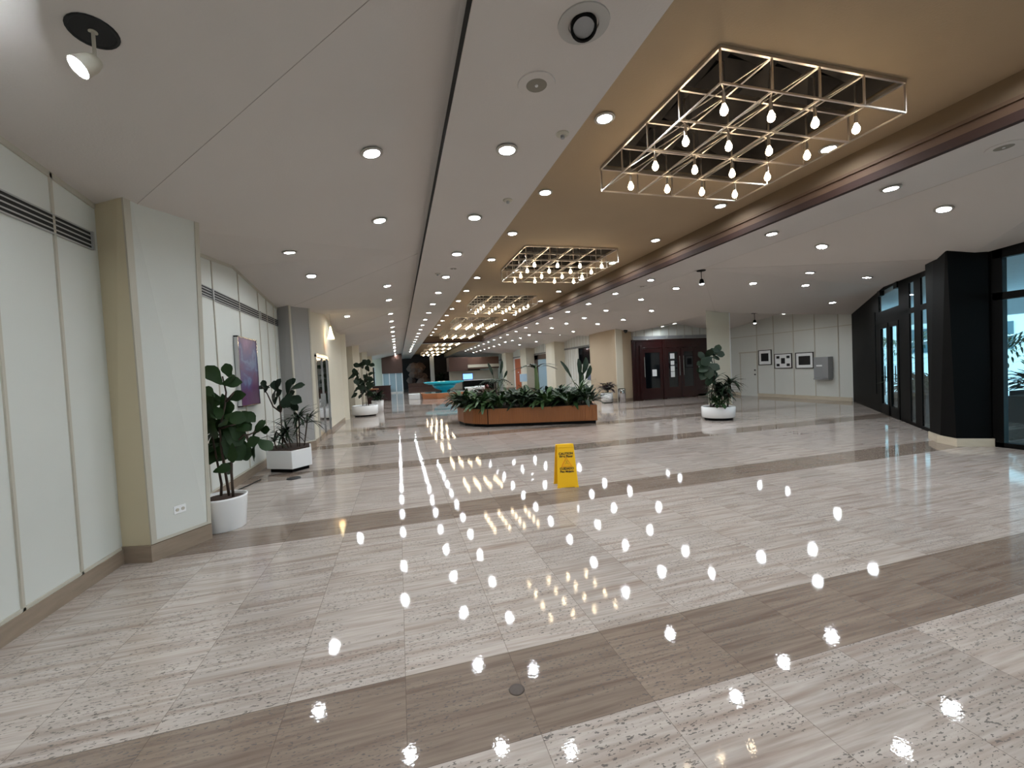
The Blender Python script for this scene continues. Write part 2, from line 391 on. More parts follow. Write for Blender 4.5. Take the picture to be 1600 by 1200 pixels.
vent(-2.7, -1.0, 4.83, label='long black slotted air grille high on the nearest left wall bay')
vent(-2.7, 6.15, 11.32, label='slotted air grille above the purple painting', splits=(7.45, 9.75))
bb = MB(); bb.box(-2.7, -2.675, YB, 4.93, 0, .14); bb.box(-2.7, -2.675, 6.1, 11.4, 0, .14)
struct(bb.build('baseboard_left', M_base), 'brown travertine baseboard under the left wall')

def left_column(dy, full, mat_side, mat_face, label):
    y = dy
    bot = [(-2.75, 4.95+y), (-2.43, 4.86+y), (-2.11, 5.34+y), (-2.14, 5.38+y), (-2.75, 5.42+y)]
    top = [(-2.75, 4.93+y), (-2.43, 4.80+y), (-2.11, 5.60+y), (-2.14, 5.64+y), (-2.75, 5.68+y)]
    m = MB(); m.prism(bot, 0, 4.0, top)
    struct(m.build('column', mat_side), label)
    # raised panel on the diagonal face
    def P(t, z, off=.0):
        k = z/4.0
        a = Vector(bot[1]).lerp(Vector(top[1]), k); b = Vector(bot[2]).lerp(Vector(top[2]), k)
        p = a.lerp(b, t); d = (b-a).normalized(); nrm = Vector((d.y, -d.x))
        q = p+nrm*off; return (q.x, q.y, z)
    def slab(t0, t1, z0, z1, o0, o1, mm, nm, z1b=None):
        z1b = z1b or z1
        q = [P(t0, z0, o0), P(t1, z0, o0), P(t1, z1b, o0), P(t0, z1, o0), P(t0, z0, o1), P(t1, z0, o1), P(t1, z1b, o1), P(t0, z1, o1)]
        b = MB(); b.mesh(q, [[0, 1, 2, 3], [7, 6, 5, 4], [0, 4, 5, 1], [1, 5, 6, 2], [2, 6, 7, 3], [3, 7, 4, 0]])
        return struct(b.build(nm, mm), 'column panel facing')
    slab(.08, .93, .2, 3.60, 0, .012, mat_face, 'trim_5')
    slab(.0, .08, .17, 3.7, 0, .02, M_batten, 'trim_6'); slab(.93, 1.0, .17, 3.7, 0, .02, M_batten, 'trim_7'); slab(.08, .93, .17, .2, 0, .018, M_batten, 'trim_8')
    pb = [(-2.75, 4.93+y), (-2.41, 4.825+y), (-2.085, 5.325+y), (-2.12, 5.39+y), (-2.75, 5.44+y)]
    b = MB(); b.prism(pb, 0, .165); struct(b.build('baseboard_left', M_base), 'travertine base around the column')
    return P
PC = left_column(0, True, M_beige, M_panel, 'faceted beige column with a white panel on the left, nearest the camera')
P2 = left_column(6.2, True, M_panel2, M_panel2, 'faceted grey column beyond the purple painting')

# left wall beyond the second column: beige return with a mirrored door, then plain wall and piers
m = MB(); m.prism([(-2.7, 12.2), (-2.2, 11.75), (-2.2, 18.4), (-2.7, 18.6)], 0, 4.2)
struct(m.build('wall_left', M_cream), 'beige projecting wall beyond the grey column')
d = thing('mirror_door', 'tall narrow mirrored door in the beige wall beyond the grey column', 'door', (-2.2, 13.6, 0)); d['kind'] = 'thing'
f = MB(); f.box(0, .05, -1.0, -.93, 0, 2.42); f.box(0, .05, .93, 1.0, 0, 2.42); f.box(0, .06, -1.0, 1.0, 2.36, 2.46); f.build('frame', M_steel, d)
f = MB(); f.box(0, .02, -.93, .93, .02, 2.36); f.build('mirror', mat('mirror', (170, 176, 178), .06, metal=1), d)
f = MB(); f.box(.02, .05, -.02, .02, 0, 2.36); f.box(.02, .09, -.1, -.07, .9, 1.3); f.build('handle', M_steel, d)
for i, yy in enumerate((18.3, 24.6, 31.0, 37.2)):
    m = MB(); m.prism([(-2.75, yy), (-2.35, yy-.05), (-2.05, yy+.4), (-2.05, yy+.6), (-2.75, yy+1.1)], 0, 4.1)
    struct(m.build('column', M_cream), 'faceted cream column far along the left wall')
bb = MB(); bb.box(-2.7, -2.17, 11.72, 18.4, 0, .14) if False else bb.box(-2.2, -2.175, 11.8, 18.35, 0, .12); struct(bb.build('baseboard_left', M_base))
m = MB(); m.box(-2.7, -2.68, 19.5, 37, .0, .14); 
for y in (20.5, 21.6, 22.7, 23.8): m.box(-2.7, -2.685, y-.012, y+.012, .14, zc(-2.68, y))
m.box(-2.7, -2.68, 19.5, 24.5, 2.72, 2.76); struct(m.build('trim_9', M_batten), 'cream battens far along the left wall')

# ------------------------------------------------------------------ painting, outlet, cable
t = thing('painting', 'purple and blue abstract painting in a chrome frame on the left wall', 'painting', (-2.7, 8.69, 1.92))
f = MB(); W2, H2 = .5, .62
for a in ((-W2, -W2+.02, -H2, H2), (W2-.02, W2, -H2, H2)): f.box(.01, .075, a[0], a[1], a[2], a[3])
f.box(.01, .075, -W2, W2, -H2, -H2+.02); f.box(.01, .075, -W2, W2, H2-.02, H2); f.build('frame', M_steel, t)
def paint_mat():
    m = bpy.data.materials.new('abstract_paint'); m.use_nodes = True; n = m.node_tree.nodes; l = m.node_tree.links; p = n['Principled BSDF']
    tc = n.new('ShaderNodeTexCoord'); t_ = n.new('ShaderNodeTexNoise'); t_.inputs['Scale'].default_value = 1.3; t_.inputs['Distortion'].default_value = 1.2; t_.inputs['Detail'].default_value = 4
    s = n.new('ShaderNodeSeparateXYZ'); l.new(tc.outputs['Object'], s.inputs[0]); l.new(tc.outputs['Object'], t_.inputs['Vector'])
    a = n.new('ShaderNodeMath'); a.operation = 'MULTIPLY_ADD'; l.new(s.outputs[2], a.inputs[0]); a.inputs[1].default_value = .45; l.new(t_.outputs[0], a.inputs[2])
    r = n.new('ShaderNodeValToRGB'); l.new(a.outputs[0], r.inputs[0]); e = r.color_ramp.elements
    e[0].position = .2; e[0].color = srgb(84, 44, 84); e[1].position = .85; e[1].color = srgb(150, 120, 152)
    for pos, c in ((.38, (96, 56, 92)), (.50, (86, 78, 118)), (.56, (108, 126, 156)), (.60, (84, 88, 128)), (.70, (112, 90, 122))): x = e.new(pos); x.color = srgb(*c)
    l.new(r.outputs[0], p.inputs['Base Color']); p.inputs['Roughness'].default_value = .35; return m
f = MB(); f.box(.012, .06, -W2+.02, W2-.02, -H2+.02, H2-.02); f.build('canvas', paint_mat(), t)

p0 = PC(.40, .43, .014); p1 = PC(.62, .43, .014); dv = (Vector(p1)-Vector(p0)).normalized()
t = thing('wall_outlet', 'double power outlet low on the white panelled column', 'outlet', p0, math.atan2(dv.y, dv.x))
f = MB(); f.box(-.02, .10, -.008, 0, -.04, .04); f.build('plate', M_white, t, bevel=.003)
for k in (.012, .068):
    f = MB(); f.lathe([(0, 0), (.017, 0), (.017, .004), (0, .004)], 12); s_ = f.build('socket', M_batten, t); s_.location = (k, -.008, 0); s_.rotation_euler = (PI/2, 0, 0)
c = MB(); c.tube([(-2.62, 6.35, .14), (-2.6, 6.5, .03), (-2.56, 6.9, .012), (-2.62, 7.4, .012), (-2.5, 7.8, .012), (-2.42, 8.2, .012)], .009, 6)
tag(c.build('power_cable', M_cable), 'black cable lying along the left baseboard toward the white planter', 'cable')

# ------------------------------------------------------------------ chandeliers
def make_chandelier():
    t = thing('cage_chandelier', '', 'chandelier', (2.83, 3.04, 4.42), group='cage light fixtures down the tan ceiling')
    W_, n = 2.23, 4; c = W_/n; L = 2.18; cl = L/n
    f = MB()
    for i in range(n+1):
        f.bar((i*c, 0, -.01), (i*c, L, -.01), .022, .045); f.bar((0, i*cl, -.01), (W_, i*cl, -.01), .022, .045)
    for i in range(n+1):
        for q in ((i*c, 0), (i*c, L), (0, i*cl), (W_, i*cl)): f.bar((q[0], q[1], 0), (q[0], q[1], -.32), .016)
    for i in range(n+1):
        f.bar((i*c, 0, -.32), (i*c, L, -.32), .016); f.bar((0, i*cl, -.32), (W_, i*cl, -.32), .016)
    for i in range(n):
        for j in range(n):
            f.bar((i*c, j*cl, -.31), ((i+1)*c, (j+1)*cl, -.02), .009); f.bar(((i+1)*c, j*cl, -.02), (i*c, (j+1)*cl, -.31), .009)
    f.build('frame', M_chrome, t)
    r = MB(); r.face([(0, 0, .45), (W_, 0, .45), (W_, L, .45), (0, L, .45)])
    for a, b in (((0, 0), (W_, 0)), ((W_, 0), (W_, L)), ((W_, L), (0, L)), ((0, L), (0, 0))): r.face([(*a, .03), (*b, .03), (*b, .45), (*a, .45)])
    for i in range(n):
        for j in range(n):
            x0, y0 = i*c+.03, j*cl+.03; x1, y1 = x0+c-.06, y0+cl-.06; xm, ym = (x0+x1)/2, (y0+y1)/2
            for a, b in (((x0, y0), (x1, y0)), ((x1, y0), (x1, y1)), ((x1, y1), (x0, y1)), ((x0, y1), (x0, y0))): r.face([(*a, .40), (*b, .40), (xm, ym, .08)])
    r.build('recess_baffle', M_void, t)
    s0 = MB(); s0.tube([(0, 0, .10), (0, 0, -.22)], .010, 6); s0.tube([(0, 0, -.22), (0, 0, -.30)], .017, 8)
    b0 = MB(); b0.lathe([(0.001, -.36-.045), (.016, -.36-.042), (.030, -.36-.028), (.036, -.36-.008), (.034, -.36+.012), (.022, -.36+.04), (.013, -.36+.06)], 12)
    sm = bm_ = None
    for i in range(n):
        for j in range(n):
            if sm is None:
                s = s0.build('socket', M_chrome, t); b = b0.build('bulb', M_bulb, s, smooth=True); sm, bm_ = s, b
            else:
                s = sm.copy(); COL.objects.link(s); s.parent = t; b = bm_.copy(); COL.objects.link(b); b.parent = s
            s.location = ((i+.5)*c, (j+.5)*cl, 0)
    return t
ch0 = make_chandelier()
for k, y in enumerate(CH_Y):
    o = ch0 if k == 0 else copy_tree(ch0)
    o.location = (2.83, y, 4.42)
    o['label'] = ('nearest' if k == 0 else ORD[k]) + ' square metal cage light with rows of warm bulbs, counted from the camera'
ch0['label'] = 'nearest and largest square metal cage light with warm bulbs in the tan ceiling'

# ------------------------------------------------------------------ downlights
def make_downlight():
    t = thing('ceiling_downlight', '', 'ceiling light')
    r = MB(); r.lathe([(.112, .002), (.112, -.008), (.080, -.012), (.078, .03)], 24); r.build('trim_ring', mat('downlight_ring', (170, 166, 158), .35, metal=.3), t, smooth=False)
    l_ = MB(); l_.lathe([(.078, .004), (.001, .004)], 16); l_.build('lamp', M_down, t)
    return t
dl0 = make_downlight(); DL = [0]
def downlight(x, y, label, group=None, rx=None):
    o = dl0 if DL[0] == 0 else copy_tree(dl0); DL[0] += 1
    z = zc(x, y); e = .05
    nx, ny = -(zc(x+e, y)-zc(x-e, y))/(2*e), -(zc(x, y+e)-zc(x, y-e))/(2*e)
    o.rotation_mode = 'QUATERNION'; o.rotation_quaternion = Vector((0, 0, 1)).rotation_difference(Vector((nx, ny, 1)))
    o.location = (x, y, z-.012); o['label'] = label
    if group: o['group'] = group
    return o
def row(xs, ys, desc, group, skip=()):
    k = 0
    for y in ys:
        if any(abs(y-s) < .3 for s in skip): continue
        nm = ORD[k] if k < 20 else 'far'
        lab = ('nearest ' + desc) if k == 0 else (nm + ' ' + desc + ', from the camera') if k < 20 else 'tiny far-off ' + desc
        downlight(xs, y, lab, group); k += 1
row(1.19, [4.12+1.86*i for i in range(20)], 'round downlight in the flat white ceiling strip', 'downlights in the white ceiling strip')
row(2.33, [4.17+1.90*i for i in range(14)], 'downlight along the left edge of the tan ceiling', 'downlights on the left edge of the tan ceiling')
row(5.6, [2.32+1.90*i for i in range(15)], 'downlight along the right edge of the tan ceiling', 'downlights on the right edge of the tan ceiling')
row(-.13, [4.43, 6.3, 10.77, 12.72]+[15.5+2.1*i for i in range(15)], 'downlight on the left slope near the white strip', 'downlights on the left slope near the strip')
downlight(-1.56, 7.4, 'downlight on the left ceiling slope above the purple painting, nearer of two', None)
downlight(-1.56, 9.15, 'bright downlight on the left ceiling slope near the grey column, farther of two', None)
downlight(-1.55, 15.2, 'lone downlight on the left slope above the beige wall', None)
row(6.62, [4.16, 6.04]+[9.76+1.87*i for i in range(18)], 'downlight in the flat white band right of the dark wood trim', 'downlights right of the wood trim')
row(7.88, [4.28, 6.11, 10.4, 12.2]+[14.6+1.95*i for i in range(16)], 'bright downlight in the second row right of the wood trim', 'second row of downlights right of the trim')
for (x, y, lab) in [(9.35, 9.15, 'bright downlight over the open floor before the square column'), (9.35, 7.55, 'thin-looking downlight between the wood trim and the glass doors, nearest of its row'),
                    (10.8, 8.85, 'downlight right of the brightest one, over the open floor'), (10.85, 7.35, 'downlight nearest the black framed glass doors'),
                    (13.9, 12.3, 'downlight above the three framed photographs'), (13.4, 10.1, 'downlight above the steel wall cabinet'),
                    (9.2, 13.6, 'downlight left of the square column, nearer to the camera'), (9.2, 15.6, 'downlight ahead of the mahogany doors, farther of the pair'), (11.9, 15.9, 'small downlight beside the left face of the square column'),
                    (12.0, 16.9, 'small downlight above the mahogany double doors'), (8.9, 17.3, 'downlight ahead of the dome camera column'), (9.1, 20.5, 'downlight beyond the dome camera column, left side'),
                    (9.2, 22.6, 'downlight close to the dark shop window bay'), (9.2, 27.0, 'far downlight near the second right-hand column'), (9.2, 31.0, 'far downlight by the bay with the dark doorway'), (9.2, 35.5, 'far downlight by the bay with the orange door')]:
    downlight(x, y, lab)
print('downlights', DL[0])

# hanging spot lamps
def hanging_lamp(x, y, drop, label, dark=True, tilt=(0, 0)):
    z = zc(x, y)
    t = thing('hanging_spotlight', label, 'ceiling light', (x, y, z), group=None)
    c_ = MB(); c_.lathe([(.001, -.012), (.10, -.012), (.11, .0)] if dark else [(.001, -.006), (.022, -.006), (.022, 0)], 20); c_.build('canopy_plate', M_black if dark else M_batten, t)
    r = MB(); r.tube([(0, 0, 0), (0, 0, -drop)], .009, 8); r.build('rod', M_black if dark else M_batten, t)
    h = MB(); h.lathe([(.001, 0.02), (.035, .01), (.05, -.03), (.06, -.11), (.055, -.11), (.05, -.06)], 18); hd = h.build('lamp_head', M_black if dark else M_batten, t, smooth=True); hd.location = (0, 0, -drop); hd.rotation_euler = (tilt[0], tilt[1], 0)
    l_ = MB(); l_.lathe([(.052, -.10), (.03, -.125), (.001, -.13)], 14); l_.build('bulb', M_down, hd)
    return t
hanging_lamp(7.33, 8.7, .22, 'black hanging spotlight beside the wood trim, left of the brightest downlight')
hanging_lamp(12.9, 12.6, .26, 'small hanging spotlight over the corner beside the square column')
hanging_lamp(-1.60, 3.02, .17, 'bare bright spotlight hanging from a black hole in the near left ceiling', False, (-.5, .6))
b = MB(); b.lathe([(.001, 0), (.10, 0), (.105, -.006), (.115, -.006), (.12, .002)], 24)
o = b.build('open_ceiling_hole', [M_slot]); o.location = (-1.60, 3.02, zc(-1.6, 3.02)-.004)
e = .05; o.rotation_mode = 'QUATERNION'
o.rotation_quaternion = Vector((0, 0, 1)).rotation_difference(Vector((-(zc(-1.55, 3.02)-zc(-1.65, 3.02))/.1, -(zc(-1.6, 3.07)-zc(-1.6, 2.97))/.1, 1)))
tag(o, 'round black opening in the near left ceiling around the hanging spotlight', 'ceiling hole')

# aimable can, speakers, smoke heads on the white strip
t = thing('gimbal_downlight', 'unlit swivelling black can light in the white strip at the top of the view', 'ceiling light', (1.30, 2.55, 3.95))
r = MB(); r.lathe([(.17, 0), (.168, -.008), (.10, -.01), (.098, 0)], 28); r.build('trim_plate', mat('can_trim', (170, 168, 164), .4), t)
h = MB(); h.lathe([(.085, .02), (.085, -.05), (.07, -.055), (.068, -.03)], 24); hd = h.build('lamp_head', M_black, t, smooth=False); hd.rotation_euler = (-.35, .2, 0)
l_ = MB(); l_.lathe([(.068, -.034), (.001, -.03)], 18); l_.build('lens', M_grey, hd)
def speaker(x, y, label, r_=.15):
    t = thing('ceiling_speaker', label, 'speaker', (x, y, zc(x, y)))
    a = MB(); a.lathe([(r_, 0), (r_-.004, -.008), (r_*.55, -.012), (r_*.55, 0)], 28); a.build('rim', M_ceil, t)
    a = MB(); a.lathe([(r_*.55, -.010), (.02, -.012), (.001, -.012)], 20); a.build('grille', mat('speaker_grille', (128, 122, 110), .6), t)
    a = MB(); a.lathe([(.014, -.012), (.012, -.018), (.001, -.018)], 10); a.build('screw', M_white, t)
speaker(1.18, 3.16, 'round ceiling speaker with a grey centre on the white strip near the camera')
speaker(1.27, 8.95, 'small distant round ceiling speaker on the white strip', .13)
speaker(6.7, 3.1, 'faint round ceiling speaker right of the wood trim near the right edge', .15)
speaker(6.9, 10.6, 'faint flat round speaker right of the wood trim, beyond the second downlight', .13)
def smoke(x, y, label):
    t = thing('sprinkler_head', label, 'sprinkler', (x, y, zc(x, y)))
    a = MB(); a.lathe([(.062, 0), (.060, -.012), (.04, -.02), (.001, -.02)], 18); a.build('cover', M_batten, t)
    a = MB(); a.lathe([(.022, -.02), (.02, -.045), (.001, -.045)], 12); a.build('nozzle', M_grey, t)
smoke(1.65, 3.77, 'small round smoke head on the white strip, nearer of two')
smoke(1.52, 5.34, 'small round smoke head on the white strip, farther of two')
smoke(.98, 9.45, 'tiny dark fitting on the white strip near the tan ceiling edge')

# ------------------------------------------------------------------ leaves
def leaf(m, p, d, up, L, Wd, bend=.25, cup=.2, shape='ov', nl=6, mi=0):
    d = Vector(d).normalized(); up = Vector(up); s = d.cross(up)
    if s.length < 1e-3: s = d.cross(Vector((1, 0, 0)))
    s.normalize(); n = s.cross(d).normalized(); p = Vector(p); V = []
    for i in range(nl+1):
        t = i/nl
        if shape == 'ov': w = Wd*(math.sin(PI*min(1, t*.93+.04))**.75)*(.55+.65*t)
        elif shape == 'fid': w = Wd*[.12, .42, .62, .9, 1.0, .82, .12][i] if nl == 6 else Wd*math.sin(PI*t)
        else: w = Wd*(math.sin(PI*(t*.9+.07))**.8)
        b = -bend*L*t*t
        c = p+d*L*t*(1-.2*abs(bend)*t)+n*b
        wob = .05*L*math.sin(i*2.3+L*31)
        V += [c-s*w/2+n*(cup*w*.5+wob*.3), c, c+s*w/2+n*(cup*w*.5-wob*.3)]
    F = []
    for i in range(nl):
        a = i*3; F += [[a, a+1, a+4, a+3], [a+1, a+2, a+5, a+4]]
    m.mesh(V, F, mi)
def rnd(a, b): return random.uniform(a, b)
RIGHT = Vector((math.cos(YAW), -math.sin(YAW), 0)); FWD = Vector((math.sin(YAW), math.cos(YAW), 0))
def fig_tree(root, leaves, stems, scale, z0, mat_leaf=None, dj=.12):
    """leaves: (x, z, size, dirx, dirz) in local metres; stems: lists of (x, z)"""
    m = MB()
    for (x, z, L, dx, dz) in leaves:
        y = rnd(-dj, dj)
        dirv = RIGHT*dx + Vector((0, 0, dz)) - FWD*rnd(-.1, .55)
        n = -FWD*rnd(.5, 1.0)+Vector((0, 0, 1))*rnd(.15, .8)+RIGHT*rnd(-.5, .5)
        c = RIGHT*x+FWD*y+Vector((0, 0, z))
        dn = dirv.normalized(); leaf(m, c-dn*L*.5, dirv, n, L, L*.64, rnd(.1, .35), rnd(-.1, .3), 'fid')
    m.build('foliage', mat_leaf or M_leaf, root, smooth=True)
    for st in stems:
        s_ = MB(); pts = [RIGHT*x+Vector((0, 0, z))+FWD*(.03*math.sin(3*z+x*20)) for x, z in st]
        k = len(pts); s_.tube(pts, [.016-.008*i/max(1, k-1) for i in range(k)], 8); s_.build('stem', M_stem, root, smooth=True)

# hero fig in round white pot
t = thing('potted_fig_tree', 'fiddle leaf fig in a round white pot beside the panelled column', 'potted plant', (-2.09, 5.68, 0))
p_ = MB(); p_.lathe([(.001, 0), (.215, 0), (.22, .01), (.252, .36), (.257, .38), (.24, .385), (.232, .34)], 36); p_.build('pot', M_white, t, smooth=True)
p_ = MB(); p_.lathe([(.233, .345), (.15, .37), (.001, .38)], 24); p_.build('soil', M_soil, t)
u = .00176
def zz_(x, y): return ((x-168)*u, .36+(1270-y)*u)
LV1 = [(205, 440, 150, -.5, 1), (215, 410, 110, -.3, 1), (285, 492, 120, 1, .15), (262, 470, 100, .9, .4), (165, 545, 100, -.6, .7), (255, 590, 120, .9, .3), (80, 575, 130, -.9, .4),
       (70, 640, 130, -.6, -.8), (130, 600, 150, -.7, .3), (150, 650, 170, -.3, -.6), (215, 640, 140, .2, -.9), (310, 725, 140, 1, -.1), (200, 720, 150, -.4, .4), (250, 760, 150, .7, -.3), (300, 790, 130, .8, -.4),
       (110, 770, 180, -.8, .1), (85, 740, 150, -.6, .4), (160, 800, 150, -.2, -.6), (235, 830, 190, .5, -.5), (270, 860, 150, .6, -.4), (95, 870, 130, -.5, -.6), (110, 960, 200, -.6, -.4), (75, 930, 150, -.8, -.2), (180, 930, 160, .0, -.8),
       (255, 930, 210, .5, -.6), (290, 960, 150, .3, -.8), (380, 815, 130, .3, .9), (425, 815, 120, .6, .8), (460, 790, 90, .4, .9), (455, 830, 90, .9, .1), (375, 965, 150, -.3, -.9), (440, 920, 130, .7, -.3), (410, 900, 110, .3, .2), (165, 1085, 130, -.6, -.5), (205, 1065, 110, .6, .2), (340, 800, 90, .7, .3)]
random.seed(21)
lv = [(*zz_(x, y), s*u*1.05, dx, dz) for x, y, s, dx, dz in LV1]
lv += [(a+rnd(-.06, .06), b+rnd(-.08, .05), c*.85, dx+rnd(-.5, .5), dz+rnd(-.5, .5)) for a, b, c, dx, dz in lv[6:26]]
st = [[zz_(150, 1280), zz_(155, 1180), zz_(140, 1060), zz_(120, 900), zz_(90, 700)], [zz_(205, 1280), zz_(195, 1100), zz_(185, 950), zz_(190, 800), zz_(225, 650), zz_(232, 560), zz_(215, 450)],
      [zz_(245, 1280), zz_(250, 1100), zz_(255, 980), zz_(280, 900), zz_(340, 850), zz_(385, 850), zz_(430, 830)], [zz_(232, 620), zz_(290, 560)], [zz_(190, 800), zz_(280, 780)], [zz_(360, 850), zz_(390, 930)]]
fig_tree(t, lv, st, 1, 0)

# white angular planter with fig and dracaena
def dracaena(name, label, cat, loc, n=70, L=.55, h=.35, matl=None, spread=.25, group=None, wd=.035, stem=True, seed=0):
    random.seed(100+seed)
    t = thing(name, label, cat, loc, group=group)
    m = MB()
    heads = [(rnd(-spread, spread), rnd(-spread, spread), h*rnd(.4, 1.15)) for _ in range(max(2, n//16))]
    for i in range(n):
        hx, hy, hz = heads[i % len(heads)]; a = rnd(0, 2*PI); el = rnd(.1, 1.3)
        leaf(m, (hx, hy, hz), (math.cos(a)*math.cos(el), math.sin(a)*math.cos(el), math.sin(el)), (0, 0, 1), L*rnd(.6, 1.1), wd*rnd(.8, 1.2), rnd(.4, .9), .3, 'lance', 6)
    m.build('foliage', matl or M_leafd, t, smooth=True)
    if stem:
        for hx, hy, hz in heads:
            s_ = MB(); s_.tube([(hx*.6, hy*.6, -.03), (hx, hy, hz)], .012, 6); s_.build('stem', M_stem, t)
    return t
C0 = Vector((-2.12, 9.05, 0)); hexr = .5
hx = [(-2.48, 8.80), (-1.98, 8.52), (-1.70, 8.84), (-1.80, 9.35), (-2.25, 9.6), (-2.55, 9.3)]
t = thing('angular_planter', 'white six-sided floor planter box on a dark plinth by the left wall', 'planter', (0, 0, 0))
p_ = MB(); p_.prism(hx, .07, .41); p_.build('planter_body', M_white, t, bevel=.008)
q = [(C0.x+(x-C0.x)*.85, C0.y+(y-C0.y)*.85) for x, y in hx]
p_ = MB(); p_.prism(q, 0, .07); p_.build('plinth', M_black, t)
q = [(C0.x+(x-C0.x)*.92, C0.y+(y-C0.y)*.92) for x, y in hx]
p_ = MB(); p_.prism(q, .40, .43); p_.build('soil', M_soil, t)
t = thing('fig_tree', 'slender fiddle leaf fig growing in the white six-sided planter', 'plant', (-2.26, 9.08, .41))
u2 = .0029
def z2(x, y): return ((x-540)*u2, .02+(925-y)*u2)
LV2 = [(440, 510, 70, -.9, .3), (455, 495, 60, -.2, .5), (510, 510, 90, -.4, .8), (535, 500, 80, .3, .9), (500, 570, 100, -.3, -.7), (545, 560, 70, .4, .3), (610, 520, 110, .2, 1), (650, 520, 100, .9, .4), (635, 490, 70, .6, .6), (600, 610, 110, -.2, -.5), (645, 605, 110, .9, -.2), (620, 650, 80, .5, -.8), (530, 655, 60, -.3, -.6), (575, 640, 80, .6, .2), (470, 525, 60, -.5, -.5), (590, 570, 80, .7, .5), (520, 600, 70, -.4, -.5)]
fig_tree(t, [(*z2(x, y), s*u2*1.05, dx, dz) for x, y, s, dx, dz in LV2], [[z2(540, 925), z2(538, 800), z2(537, 690)], [z2(537, 690), z2(495, 650), z2(465, 560), z2(430, 510)], [z2(537, 690), z2(570, 620), z2(610, 550)], [z2(537, 690), z2(540, 600), z2(525, 520)]], 1, 0, M_leafd, .1)
dracaena('dracaena_plant', 'bushy narrow leaved dracaena growing in the white six-sided planter', 'plant', (-1.98, 9.0, .42), 90, .42, .5, None, .24, None, .04, True, 1)
dracaena('dracaena_plant', 'low spiky leaves at the left side of the white six-sided planter', 'plant', (-2.25, 8.85, .42), 30, .32, .26, None, .14, None, .035, True, 2)
t = thing('floor_grommet', 'small black round floor cap beside the white six-sided planter', 'floor cap', (-1.86, 8.05, 0)); f = MB(); f.lathe([(.12, 0), (.11, .012), (.001, .015)], 20); f.build('cap', M_cable, t)
t = thing('floor_grommet', 'dark bronze round floor outlet cap in the nearest brown floor band', 'floor cap', (.52, 2.11, 0)); f = MB(); f.lathe([(.042, 0), (.040, .003), (.034, .004), (.001, .004)], 24); f.build('cap', mat('bronze', (62, 52, 46), .4, metal=.6, noise=(60, .4)), t)

# ------------------------------------------------------------------ wet floor sign
t = thing('wet_floor_sign', 'yellow folding wet floor sign standing in the middle of the floor', 'warning sign', (2.255, 5.50, 0), math.radians(-13))
lean = .17
def board(par, sgn, name):
    m = MB(); prof = []
    nseg = 8
    for i in range(nseg+1):
        k = i/nseg; prof.append((k*.60, .150-.028*k))
    V = []
    for z, w in prof:
        for s_ in (-1, 1):
            for yy in (-.009, .009): V.append((s_*w, yy, z))
    F = []
    for i in range(nseg):
        a = i*4; F += [[a, a+2, a+6, a+4], [a+1, a+5, a+7, a+3], [a, a+4, a+5, a+1], [a+2, a+3, a+7, a+6]]
    F += [[0, 1, 3, 2], [nseg*4, nseg*4+2, nseg*4+3, nseg*4+1]]
    m.mesh(V, F)
    for s_ in (-1, 1): m.box(s_*.125-.028, s_*.125+.028, -.012, .012, -.006, .02)
    m.box(-.118, .118, -.016, .016, .56, .615)
    o = m.build(name, M_yellow, par, bevel=.004); return o
fr_ = board(t, 1, 'front_board'); fr_.rotation_euler = (-lean*1.0, 0, 0); fr_.location = (0, 0, .003)
bk = board(t, -1, 'rear_board'); bk.rotation_euler = (lean*1.2, 0, 0); bk.location = (-.02, .24, .003)
def text(s, x, z, size, par, mt, y=-.0105, name='lettering', bold=True):
    cu = bpy.data.curves.new(name, 'FONT'); cu.body = s; cu.size = size; cu.align_x = 'CENTER'; cu.align_y = 'CENTER'; cu.extrude = .0006; cu.offset = size*.045 if bold else 0
    cu.materials.append(mt); o = bpy.data.objects.new(name, cu); COL.objects.link(o)
    bpy.context.view_layer.update(); me = bpy.data.meshes.new_from_object(o.evaluated_get(bpy.context.evaluated_depsgraph_get())); bpy.data.objects.remove(o)
    o = bpy.data.objects.new(name, me); COL.objects.link(o); o.parent = par; o.location = (x, y, z); o.rotation_euler = (PI/2, 0, 0); return o
text('CAUTION', 0, .475, .046, fr_, M_ink); text('Wet Floor', 0, .435, .046, fr_, M_ink)
text('CUIDADO', 0, .262, .044, fr_, M_ink); text('Piso Mojado', 0, .222, .040, fr_, M_ink); text('MR', 0, .205, .014, fr_, M_ink) if False else None
tr = MB()
def tri_frame(m, cx, cz, r, w, y):
    P_ = [(cx+r*math.sin(a), cz+r*math.cos(a)) for a in (0, 2*PI/3, 4*PI/3)]
    for i in range(3): a, b = P_[i], P_[(i+1) % 3]; m.bar((a[0], y, a[1]), (b[0], y, b[1]), w, .002)
tri_frame(tr, 0, .335, .086, .017, -.0105); tr.build('warning_triangle', M_red, fr_)
pf = MB(); pf.lathe([(.011, -.001), (.011, .001)], 12, (0, 0, 0))
fg = MB(); fg.bar((-.005, -.0108, .372), (.006, -.0108, .345), .011, .002); fg.bar((.006, -.0108, .345), (-.022, -.0108, .328), .008, .002); fg.bar((.006, -.0108, .345), (.03, -.0108, .325), .008, .002); fg.bar((-.005, -.0108, .366), (.024, -.0108, .368), .006, .002); fg.bar((-.012, -.0108, .383), (-.003, -.0108, .383), .010, .002)
fg.build('slipping_figure', M_ink, fr_)

